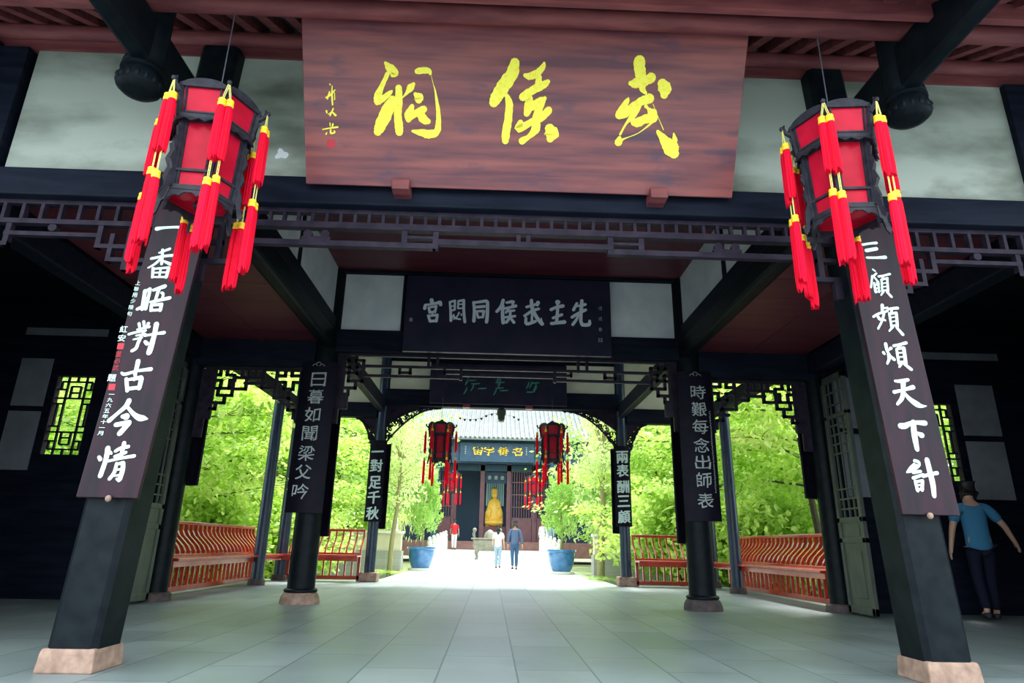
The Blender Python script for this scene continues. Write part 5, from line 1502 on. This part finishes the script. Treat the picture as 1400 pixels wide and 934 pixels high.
def tree_mesh(seed, H, crown_r, crown_z0, n_leaf, leaf_len, style, trunk_r, lean=(0, 0)):
    rnd = random.Random(seed)
    wood = MB()
    pts = []
    for k in range(7):
        s = k / 6
        pts.append((lean[0] * s * H + 0.12 * math.sin(seed + 3 * s), lean[1] * s * H + 0.12 * math.cos(2 * seed + 3 * s), s * H * 0.92))
    wood.tube(pts, [trunk_r * (1 - 0.75 * k / 6) * (1.25 if k == 0 else 1) for k in range(7)], 9)
    tips = []
    nb_ = 16 if style == 'maple' else 22
    for b in range(nb_):
        s = crown_z0 / H + (0.97 - crown_z0 / H) * (b + rnd.random() * 0.6) / nb_
        k = min(5, int(s * 6 / 0.92 * 0.92))
        p = Vector(pts[min(6, int(s * 6))])
        p.z = s * H * 0.92
        an = b * 2.4 + rnd.uniform(-0.4, 0.4)
        spread = crown_r * (math.sin(PI * min(1, 0.25 + 0.72 * (s - crown_z0 / H) / (1 - crown_z0 / H))) ** 0.7) * rnd.uniform(0.75, 1.1)
        rise = 0.35 if style == 'maple' else 0.6
        q = []
        for j in range(5):
            u = j / 4
            q.append(p + Vector((math.cos(an + 0.2 * u) * spread * u, math.sin(an + 0.2 * u) * spread * u, spread * rise * (u - 0.45 * u * u) + rnd.uniform(-0.05, 0.05))))
        wood.tube(q, [trunk_r * 0.32 * (1 - 0.8 * j / 4) for j in range(5)], 6, caps=False)
        for j in range(1, 5):
            for w_ in range(2 if style == 'maple' else 3):
                an2 = an + rnd.choice((-1, 1)) * rnd.uniform(0.4, 1.2)
                ln = spread * rnd.uniform(0.22, 0.5)
                e = q[j] + Vector((math.cos(an2) * ln, math.sin(an2) * ln, ln * rnd.uniform(0.0, 0.4)))
                wood.tube([q[j], q[j].lerp(e, .5) + Vector((0, 0, 0.04)), e], [trunk_r * 0.10, trunk_r * 0.07, trunk_r * 0.03], 5, caps=False)
                tips.append((q[j].lerp(e, 0.75), ln))
    vs, fs = [], []
    per = max(1, n_leaf // len(tips))
    for c, ln in tips:
        rr = max(0.28, ln * 0.75)
        for i in range(per):
            if style == 'maple':      # flat layered sprays
                o = Vector((rnd.gauss(0, rr * 0.55), rnd.gauss(0, rr * 0.55), rnd.gauss(0, 0.10)))
                d = Vector((o.x, o.y, -0.35 * o.length + rnd.uniform(-0.3, 0.2))) + rdir(rnd) * 0.35
                n = (Vector((0, 0, 1)) + rdir(rnd) * 0.55).normalized()
            elif style == 'weep':
                o = Vector((rnd.gauss(0, rr * 0.35), rnd.gauss(0, rr * 0.35), -abs(rnd.gauss(0, rr * 0.9))))
                d = Vector((rnd.uniform(-0.3, 0.3), rnd.uniform(-0.3, 0.3), -1))
                n = rdir(rnd)
            else:
                o = rdir(rnd) * rr * rnd.random() ** 0.4 * 0.9
                d = o + rdir(rnd) * 0.6
                n = (Vector((0, 0, 0.8)) + rdir(rnd)).normalized()
            if d.length < 1e-3:
                continue
            d.normalize()
            n = (n - d * n.dot(d))
            if n.length < 1e-3:
                continue
            n.normalize()
            leaf(vs, fs, c + o, d, n, leaf_len * rnd.uniform(0.7, 1.25), leaf_len * rnd.uniform(0.5, 0.75) * (0.35 if style == 'weep' else 1))
    return wood, vs, fs


def fol_mesh(name, vs, fs, m):
    me = bpy.data.meshes.new(name)
    me.from_pydata(vs, [], fs)
    me.materials.append(m)
    return me


def make_tree(name, label, group, proto, m_leaf, m_bark):
    wood, vs, fs = proto
    t = thing(name, label, 'tree', (0, 0, 0), group)
    wd = MB()
    part(wood, 'trunk', m_bark, t, smooth=True)
    ob = bpy.data.objects.new('foliage', fol_mesh('foliage', vs, fs, m_leaf))
    COL.objects.link(ob)
    ob.parent = t
    return t


PROTO = {
    'maple': (tree_mesh(11, 6.6, 3.3, 0.9, 13000, 0.18, 'maple', 0.13, (0.03, 0.0)), M_LEAF, M_BARK),
    'maple2': (tree_mesh(23, 7.4, 3.6, 1.2, 13000, 0.19, 'maple', 0.15, (-0.08, 0.02)), M_LEAF, M_BARK),
    'broad': (tree_mesh(37, 8.5, 3.4, 0.8, 12000, 0.22, 'round', 0.17), M_LEAFD, M_BARK),
    'weep': (tree_mesh(41, 9.5, 3.0, 1.6, 10000, 0.30, 'weep', 0.16), M_LEAFP, M_BARKO),
    'bush': (tree_mesh(53, 2.4, 1.5, 0.15, 4500, 0.17, 'round', 0.06), M_LEAF, M_BARK),
}
KIND = {'maple': 'spreading maple', 'maple2': 'tall leaning maple', 'broad': 'dense broadleaf tree', 'weep': 'pale feathery tree', 'bush': 'low bright green shrub'}
made = {}


def plant(kind, x, y, s, rz, label, group=None, z=-0.37):
    if kind not in made:
        p, ml, mb_ = PROTO[kind]
        made[kind] = make_tree('shrub' if kind == 'bush' else ('maple_tree' if 'maple' in kind else 'garden_tree'), label, group, p, ml, mb_)
        o = made[kind]
    else:
        o = copy_tree(made[kind])
        o['label'] = label
        if 'group' in o:
            del o['group']
        if group:
            o['group'] = group
    o['category'] = 'shrub' if kind == 'bush' else 'tree'
    o.location = (x, y, z)
    o.rotation_euler = (0, 0, rz)
    o.scale = (s, s, s)
    return o


GL_, GR_ = 'garden trees beyond the left bench', 'garden trees beyond the right bench'
LL = {k: v + ' among the bright trees beyond the left bench' for k, v in KIND.items()}
LR = {k: v + ' among the bright trees beyond the right bench' for k, v in KIND.items()}
for kind, x, y, s, rz in (('maple', -7.6, 15.2, 0.95, 0.3), ('maple2', -10.6, 19.0, 1.0, 1.0), ('maple', -6.6, 19.6, 0.9, 2.2), ('broad', -13.5, 23.5, 1.1, 0.5), ('weep', -9.6, 25.5, 1.0, 0.2),
                          ('broad', -6.4, 27.0, 1.0, 2.0), ('maple2', -12.6, 13.2, 0.95, 2.9), ('broad', -18.5, 18.0, 1.2, 1.2), ('weep', -15.5, 29.0, 1.25, 1.9), ('broad', -11.0, 35.0, 1.4, 2.6), ('weep', -20.5, 26.0, 1.3, 4.0)):
    plant(kind, x, y, s, rz, LL[kind], GL_ + ': ' + KIND[kind])
for kind, x, y, s, rz in (('maple2', 7.7, 15.6, 0.95, 3.0), ('maple', 10.4, 18.8, 1.0, 0.8), ('maple', 6.3, 18.6, 0.95, 3.6), ('broad', 13.2, 23.0, 1.1, 0.9), ('weep', 9.4, 25.0, 1.0, 1.4),
                          ('broad', 6.6, 25.5, 1.0, 0.2), ('maple', 12.8, 13.4, 0.95, 5.2), ('broad', 18.4, 18.4, 1.2, 2.2), ('weep', 15.8, 28.0, 1.25, 0.9), ('broad', 11.2, 35.0, 1.4, 0.6), ('weep', 20.5, 26.0, 1.3, 2.0)):
    plant(kind, x, y, s, rz, LR[kind], GR_ + ': ' + KIND[kind])
plant('maple', 5.9, 23.6, 0.92, 1.9, 'bright maple leaning over the courtyard behind the courtyard-side lantern on the right')
plant('weep', -7.0, 34.5, 1.05, 0.7, 'pale feathery tree rising beside the far hall, left of its roof')
plant('weep', 7.6, 35.5, 1.05, 2.7, 'pale feathery tree rising beside the far hall, right of its roof')
plant('maple2', -6.6, 24.6, 0.85, 4.4, 'maple between the olive trunk and the left rear column, beyond the parapet')
SH = [(-6.0, 14.2), (-7.6, 16.9), (-9.2, 14.0), (-5.2, 16.2), (-11.5, 16.5), (-8.4, 18.8), (-5.4, 18.2)]
for i, (x, y) in enumerate(SH):
    plant('bush', x, y, 0.8 + 0.12 * (i % 3), i * 1.3, 'low bright green shrub in the garden beyond the left bench', 'low shrubs beyond the left bench')
for i, (x, y) in enumerate([(-a, b + 0.4) for a, b in SH] + [(4.6, 16.9)]):
    plant('bush', x, y, 0.8 + 0.12 * ((i + 1) % 3), i * 1.7, 'low bright green shrub in the garden beyond the right bench', 'low shrubs beyond the right bench')

for lab, x, y, lx, seed in (('dark trunked young tree leaning behind the right bench, near the folding screen', 6.5, 12.9, -0.10, 61), ('dark branched young tree behind the left bench, nearest to it', -6.9, 12.6, 0.06, 67)):
    o = make_tree('leaning_tree', lab, None, tree_mesh(seed, 5.6, 1.7, 2.3, 4000, 0.17, 'maple', 0.085, (lx, 0.03)), M_LEAF, M_BARK)
    o.location = (x, y, -0.37)

# slender trees by the wall
for lab, x, y, hgt, r, bark in (('slender olive trunked young tree in front of the grey wall, left of the path', -3.22, 20.6, 4.6, 0.075, M_BARKO), ('pale trunked tree in front of the grey wall, right of the path', 3.05, 19.6, 5.2, 0.11, M_BARKO)):
    t = thing('slender_tree', lab, 'tree', (x, y, -0.36))
    tr = MB().tube([(x, y, -0.36), (x + 0.03, y, 0.8), (x + 0.12, y, 1.8), (x + 0.14, y, hgt * 0.7)], [r * 1.1, r, r * 0.8, r * 0.5], 10)
    rnd = random.Random(int(hgt * 10))
    vs, fs = [], []
    for i in range(26):
        a = rnd.uniform(0, 2 * PI)
        z = rnd.uniform(1.7, hgt)
        e = Vector((x + 0.13 + math.cos(a) * rnd.uniform(0.3, 0.8), y + math.sin(a) * rnd.uniform(0.3, 0.8), z + 0.25))
        tr.tube([(x + 0.13, y, z - 0.1 if z - 0.1 < hgt * 0.7 else hgt * 0.7), tuple(e)], [r * 0.25, r * 0.06], 5)
        for j in range(90):
            o = rdir(rnd) * 0.38 * rnd.random() ** 0.5
            d = (o + rdir(rnd) * 0.3).normalized()
            n = rdir(rnd)
            n = (n - d * n.dot(d)).normalized()
            leaf(vs, fs, e + o, d, n, 0.14, 0.07)
    part(tr, 'trunk', bark, t, smooth=True)
    fo_ = bpy.data.objects.new('foliage', fol_mesh('foliage', [p - Vector((x, y, -0.36)) for p in vs], fs, M_LEAFP))
    COL.objects.link(fo_)
    fo_.parent = t

# potted junipers
rnd = random.Random(77)


def potted(x, y, label, seed, hgt):
    z0 = -0.17
    t = thing('potted_juniper', label, 'potted plant', (x, y, z0))
    part(MB().lathe([(0.42, z0), (0.44, z0 + 0.02), (0.44, z0 + 0.07), (0.40, z0 + 0.08)], (x, y, 0), 24), 'saucer', M_WSTONE, t, smooth=True)
    z1 = z0 + 0.08
    part(MB().lathe([(0.30, z1), (0.34, z1 + 0.06), (0.42, z1 + 0.28), (0.455, z1 + 0.50), (0.46, z1 + 0.60), (0.50, z1 + 0.64), (0.50, z1 + 0.70), (0.45, z1 + 0.70), (0.44, z1 + 0.62), (0.05, z1 + 0.62)], (x, y, 0), 28), 'pot', M_POT, t, smooth=True)
    part(MB().tube([(x, y, z1 + 0.6), (x + 0.03, y, z1 + 1.1), (x - 0.02, y, z1 + 2.0), (x, y, z1 + hgt)], [0.05, 0.045, 0.03, 0.01], 8), 'stem', M_BARKO, t, smooth=True)
    r_ = random.Random(seed)
    vs, fs = [], []
    for i in range(70):
        s = r_.random() ** 0.8
        z = z1 + 0.95 + s * (hgt - 0.9)
        rad = 0.50 * (1 - s) ** 0.75 * (0.55 + 0.45 * min(1, s * 6)) + 0.08
        a = r_.uniform(0, 2 * PI)
        c = Vector((x + math.cos(a) * rad * r_.uniform(0.3, 0.95), y + math.sin(a) * rad * r_.uniform(0.3, 0.95), z))
        axis = Vector((math.cos(a) * 0.5, math.sin(a) * 0.5, 1)).normalized()
        for j in range(95):
            q = r_.random()
            c2 = c + axis * (q * 0.55) + rdir(r_) * 0.13 * (1 - q) ** 0.5
            d = (axis + rdir(r_) * 0.7).normalized()
            n = rdir(r_)
            n = (n - d * n.dot(d)).normalized()
            leaf(vs, fs, c2, d, n, 0.10, 0.035)
    f_ = bpy.data.objects.new('foliage', fol_mesh('foliage', [p - Vector((x, y, z0)) for p in vs], fs, M_LEAFJ))
    COL.objects.link(f_)
    f_.parent = t


potted(-2.58, 23.6, 'tall juniper in a blue glazed pot beside the courtyard path, by the left balustrade', 5, 3.0)
potted(2.25, 22.8, 'juniper in a blue glazed pot beside the courtyard path, by the right balustrade', 9, 2.7)

# ferns at the foot of the walls
def fern(x, y, s, seed, label, group):
    r_ = random.Random(seed)
    t = thing('fern', label, 'fern', (x, y, -0.2), group)
    fm = MB()
    for i in range(16):
        a = 2 * PI * i / 16 + r_.uniform(-.2, .2)
        L = s * r_.uniform(0.7, 1.1)
        P_ = [Vector((x, y, -0.2)) + Vector((math.cos(a) * L * u, math.sin(a) * L * u, L * (0.95 * u - 0.8 * u * u))) for u in (0, .25, .5, .75, 1)]
        sd_v = Vector((-math.sin(a), math.cos(a), 0))
        for q in range(12):
            u = q / 11
            k = min(3, int(u * 4))
            c = P_[k].lerp(P_[k + 1], u * 4 - k)
            wq = 0.16 * s * math.sin(PI * (0.12 + 0.85 * u))
            for sg in (-1, 1):
                fm.add([c, c + sd_v * sg * wq + Vector((0, 0, 0.01)), c + sd_v * sg * wq * 0.6 + Vector((math.cos(a), math.sin(a), 0)) * 0.05 * s], [(0, 1, 2)])
    part(fm, 'fronds', M_LEAF, t, fix=False)
    return t


for i, (x, y) in enumerate(((-3.3, 19.2), (-2.95, 20.4), (-3.6, 20.9))):
    fern(x, y, 0.5, i, 'light green fern at the foot of the grey wall beside the olive trunk', 'ferns by the olive trunk')
for i, (x, y) in enumerate(((2.9, 18.6), (3.25, 18.2), (2.75, 19.3))):
    fern(x, y, 0.45, i + 10, 'light green fern at the foot of the grey wall beside the pale trunk', 'ferns by the pale trunk')

# ------------------------------------------------------------------ people


def skin_grow(name, pts, edges, m, parent, sub=2, root=0):
    """pts: [(x,y,z,r)] grown into one smooth surface"""
    me = bpy.data.meshes.new(name)
    me.from_pydata([p[:3] for p in pts], edges, [])
    ob = bpy.data.objects.new(name, me)
    COL.objects.link(ob)
    sk = ob.modifiers.new('skin', 'SKIN')
    sk.use_smooth_shade = True
    sl = me.skin_vertices[0].data
    for i, p in enumerate(pts):
        r = p[3]
        sl[i].radius = r if isinstance(r, tuple) else (r, r)
        sl[i].use_root = (i == root)
    sb = ob.modifiers.new('sub', 'SUBSURF')
    sb.levels = sub
    sb.render_levels = sub
    dg = bpy.context.evaluated_depsgraph_get()
    dg.update()
    nm = bpy.data.meshes.new_from_object(ob.evaluated_get(dg))
    bpy.data.objects.remove(ob)
    bpy.data.meshes.remove(me)
    nm.shade_smooth()
    nm.materials.clear()
    nm.materials.append(m)
    o = bpy.data.objects.new(name, nm)
    COL.objects.link(o)
    o.parent = parent
    return o


def person(label, loc, face, H, top_c, leg_c, shoe_c, pose, sleeve='long', hair='short', hair_c=None):
    """figure facing +y in its own space, scaled to H; pose gives stride and arm swings"""
    t = thing('person', label, 'person', loc)
    k = H / 1.72
    st = pose.get('stride', 0.12)
    lz = 0.92
    hip = 0.085
    P = []
    E = []

    def v(x, y, z, r):
        P.append((x * k, y * k, z * k, (r[0] * k, r[1] * k) if isinstance(r, tuple) else r * k))
        return len(P) - 1
    bend = pose.get('bend', 0.0)

    def tb(z):      # forward bend of the torso
        return bend * max(0, z - 0.92) ** 1.2
    pel = v(0, 0, 0.96, (0.145, 0.105))
    sp = v(0, tb(1.12), 1.12, (0.135, 0.10))
    chs = v(0, tb(1.30), 1.30, (0.155, 0.11))
    shd = v(0, tb(1.43), 1.43, (0.095, 0.075))
    nk = v(0, tb(1.50) + 0.015, 1.505, 0.052)
    jaw = v(0, tb(1.56) + 0.035, 1.565, 0.068)
    hd = v(0, tb(1.63) + 0.03, 1.635, (0.078, 0.092))
    tp = v(0, tb(1.69) + 0.02, 1.69, 0.062)
    ns = v(0, tb(1.6) + 0.125, 1.60, 0.014)
    E += [(pel, sp), (sp, chs), (chs, shd), (shd, nk), (nk, jaw), (jaw, hd), (hd, tp), (jaw, ns)]
    for s in (-1, 1):
        er = v(s * 0.083, tb(1.6) + 0.02, 1.61, 0.016)
        E.append((hd, er))
    joints = {}
    for s in (-1, 1):
        a = pose['arm'][0 if s < 0 else 1]       # (shoulder swing, elbow bend, outward)
        sx_ = s * 0.175
        y0 = tb(1.42)
        sh = v(sx_, y0, 1.415, 0.058)
        th = a[0]
        ex = sx_ + s * (0.03 + a[2] * 0.28)
        ey = y0 + math.sin(th) * 0.28
        ez = 1.415 - math.cos(th) * 0.28 * math.cos(a[2])
        el = v(ex, ey, ez, 0.042)
        t2 = th + a[1]
        wx = ex + s * (a[2] * 0.22 - 0.01)
        wy = ey + math.sin(t2) * 0.25
        wz = ez - math.cos(t2) * 0.25 * math.cos(a[2])
        wr = v(wx, wy, wz, 0.029)
        dx, dy, dz = wx - ex, wy - ey, wz - ez
        ln = math.sqrt(dx * dx + dy * dy + dz * dz)
        dx, dy, dz = dx / ln, dy / ln, dz / ln
        pm = v(wx + dx * 0.065, wy + dy * 0.065, wz + dz * 0.065, (0.036, 0.020))
        E += [(shd, sh), (sh, el), (el, wr), (wr, pm)]
        for f in range(4):
            off = (f - 1.5) * 0.019
            L = (0.062, 0.075, 0.070, 0.055)[f]
            b0 = v(wx + dx * 0.098, wy + dy * 0.098 + off, wz + dz * 0.098, 0.0095)
            b1 = v(wx + dx * (0.098 + L * .6) - s * 0.006, wy + dy * (0.098 + L * .6) + off, wz + dz * (0.098 + L * .6), 0.0085)
            b2 = v(wx + dx * (0.098 + L) - s * 0.018, wy + dy * (0.098 + L) + off, wz + dz * (0.098 + L), 0.0075)
            E += [(pm, b0), (b0, b1), (b1, b2)]
        t0 = v(wx + dx * 0.05 - s * 0.01, wy + dy * 0.05 + 0.036, wz + dz * 0.05, 0.011)
        t1 = v(wx + dx * 0.09 - s * 0.018, wy + dy * 0.09 + 0.045, wz + dz * 0.09, 0.009)
        E += [(pm, t0), (t0, t1)]
        joints[s] = ((sx_, y0, 1.415), (ex, ey, ez), (wx, wy, wz))
    feet = {}
    for s in (-1, 1):
        ph = s * st
        kn = (s * hip, 0.04 + max(0, ph) * 0.75 + min(0, ph) * 0.15, 0.50)
        an = (s * hip * 0.95, ph, 0.085 + max(0, -ph) * 0.25)
        hv = v(s * hip, 0.0, 0.90, 0.085)
        kv = v(*kn, 0.056)
        av = v(*an, 0.038)
        tv = v(an[0] + s * 0.015, an[1] + 0.14, max(0.03, an[2] - 0.055), 0.030)
        E += [(pel, hv), (hv, kv), (kv, av), (av, tv)]
        feet[s] = (kn, an)
    skin_grow('body', P, E, M_SKIN, t, 2, root=pel)

    # shirt
    Q = []
    F = []

    def q(x, y, z, r):
        Q.append((x * k, y * k, z * k, (r[0] * k, r[1] * k) if isinstance(r, tuple) else r * k))
        return len(Q) - 1
    a0 = q(0, tb(1.12), 1.10, (0.160, 0.122))
    a00 = q(0, -0.005, 0.81, (0.185, 0.142))
    a1 = q(0, tb(1.30), 1.30, (0.178, 0.128))
    a2 = q(0, tb(1.43), 1.435, (0.110, 0.088))
    a3 = q(0, tb(1.47) + 0.01, 1.485, 0.064)
    F += [(a0, a00), (a0, a1), (a1, a2), (a2, a3)]
    for s in (-1, 1):
        S_, E_, W_2 = joints[s]
        b0 = q(*S_, 0.075)
        F.append((a2, b0))
        if sleeve == 'long':
            b1 = q(*E_, 0.058)
            b2 = q(*(W_2[i] * 0.93 + E_[i] * 0.07 for i in range(3)), 0.046)
            F += [(b0, b1), (b1, b2)]
        else:
            b1 = q(*(S_[i] * 0.25 + E_[i] * 0.75 for i in range(3)), 0.070)
            F.append((b0, b1))
    skin_grow('shirt', Q, F, top_c, t, 2, root=a0)
    # trousers
    Q = []
    F = []
    a0 = q(0, 0, 0.97, (0.155, 0.118))
    for s in (-1, 1):
        kn, an = feet[s]
        h0 = q(s * hip, 0, 0.87, 0.098)
        h1 = q(*kn, 0.074)
        h2 = q(an[0], an[1], an[2] + 0.015, 0.062)
        F += [(a0, h0), (h0, h1), (h1, h2)]
    skin_grow('trousers', Q, F, leg_c, t, 2, root=0)
    for s in (-1, 1):
        kn, an = feet[s]
        Q = []
        F = []
        z = max(0.045, an[2] - 0.045)
        c0 = q(an[0], an[1] - 0.045, z, (0.045, 0.042))
        c1 = q(an[0], an[1] + 0.05, z, (0.047, 0.042))
        c2 = q(an[0] + s * 0.01, an[1] + 0.15, z - 0.008, (0.045, 0.034))
        F += [(c0, c1), (c1, c2)]
        skin_grow('shoe', Q, F, shoe_c, t, 1)
    # hair
    Q = []
    F = []
    yb = tb(1.64)
    c0 = q(0, yb - 0.012, 1.66, (0.094, 0.100))
    c1 = q(0, yb - 0.005, 1.705, (0.050, 0.055))
    c2 = q(0, yb - 0.045, 1.585, (0.072, 0.055))
    F += [(c0, c1), (c0, c2)]
    if hair == 'long':
        c3 = q(0, tb(1.5) - 0.07, 1.49, (0.07, 0.04))
        c4 = q(0, tb(1.4) - 0.10, 1.38, (0.045, 0.025))
        F += [(c2, c3), (c3, c4)]
    skin_grow('hair', Q, F, hair_c or M_HAIR, t, 2)
    t.rotation_euler = (0, 0, face)
    return t


C_RED = mat('red_shirt_cloth', (0.62, 0.035, 0.05), 0.8, spec=0.1)
C_WHITE = mat('white_cloth', (0.78, 0.79, 0.80), 0.8, spec=0.1)
C_SLATE = mat('slate_blue_cloth', (0.09, 0.13, 0.24), 0.85, spec=0.1)
C_JEAN = mat('jeans_blue', (0.05, 0.11, 0.22), 0.85, spec=0.1)
C_JEANP = mat('pale_jeans', (0.32, 0.44, 0.58), 0.85, spec=0.1)
C_AQUA = mat('blue_shirt_cloth', (0.05, 0.19, 0.33), 0.8, spec=0.1)
C_DARK = mat('dark_trousers', (0.012, 0.014, 0.03), 0.8, spec=0.1)
C_SHOE = mat('dark_shoe', (0.04, 0.04, 0.05), 0.6, spec=0.1)
C_HAIRG = mat('grey_black_hair', (0.05, 0.05, 0.055), 0.6, spec=0.1)

person('person in a slate blue sweater and blue jeans walking toward the far hall', (0.76, 25.6, -0.17), R(4), 1.74, C_SLATE, C_JEAN, C_SHOE,
       {'stride': 0.10, 'arm': ((0.10, 0.15, 0.10), (-0.12, 0.2, 0.18))}, hair_c=C_HAIRG)
person('person in a white top and pale jeans walking beside the one in a slate sweater', (0.14, 26.8, -0.17), R(-6), 1.60, C_WHITE, C_JEANP, C_SHOE,
       {'stride': -0.11, 'arm': ((0.15, 0.9, 0.12), (-0.1, 0.3, 0.12))}, sleeve='short', hair='long')
person('person in a red shirt and white trousers standing on the terrace by the hall plinth', (-2.32, 39.6, 0.40), R(8), 1.70, C_RED, C_WHITE, C_SHOE,
       {'stride': 0.07, 'bend': 0.12, 'arm': ((0.3, 0.5, 0.05), (0.05, 0.2, 0.15))}, sleeve='short')
person('person in a white top at the far end of the right balustrade', (2.98, 40.3, 0.42), R(150), 1.66, C_WHITE, C_JEAN, C_SHOE,
       {'stride': 0.12, 'arm': ((0.2, 0.3, 0.35), (-0.3, 0.4, 0.2))}, sleeve='long')
person('person in pale blue partly hidden beside the white-topped walker by the right balustrade', (3.45, 40.6, 0.42), R(170), 1.60, C_JEANP, C_JEAN, C_SHOE,
       {'stride': 0.08, 'arm': ((0.1, 0.3, 0.1), (-0.1, 0.3, 0.1))}, sleeve='long')
person('person in a blue short-sleeved shirt in the dark wing behind the front column', (5.62, 7.75, 0.0), R(-20), 1.52, C_AQUA, C_DARK, C_SHOE,
       {'stride': 0.10, 'bend': 0.1, 'arm': ((-0.1, 0.2, 0.25), (0.15, 0.25, 0.55))}, sleeve='short')
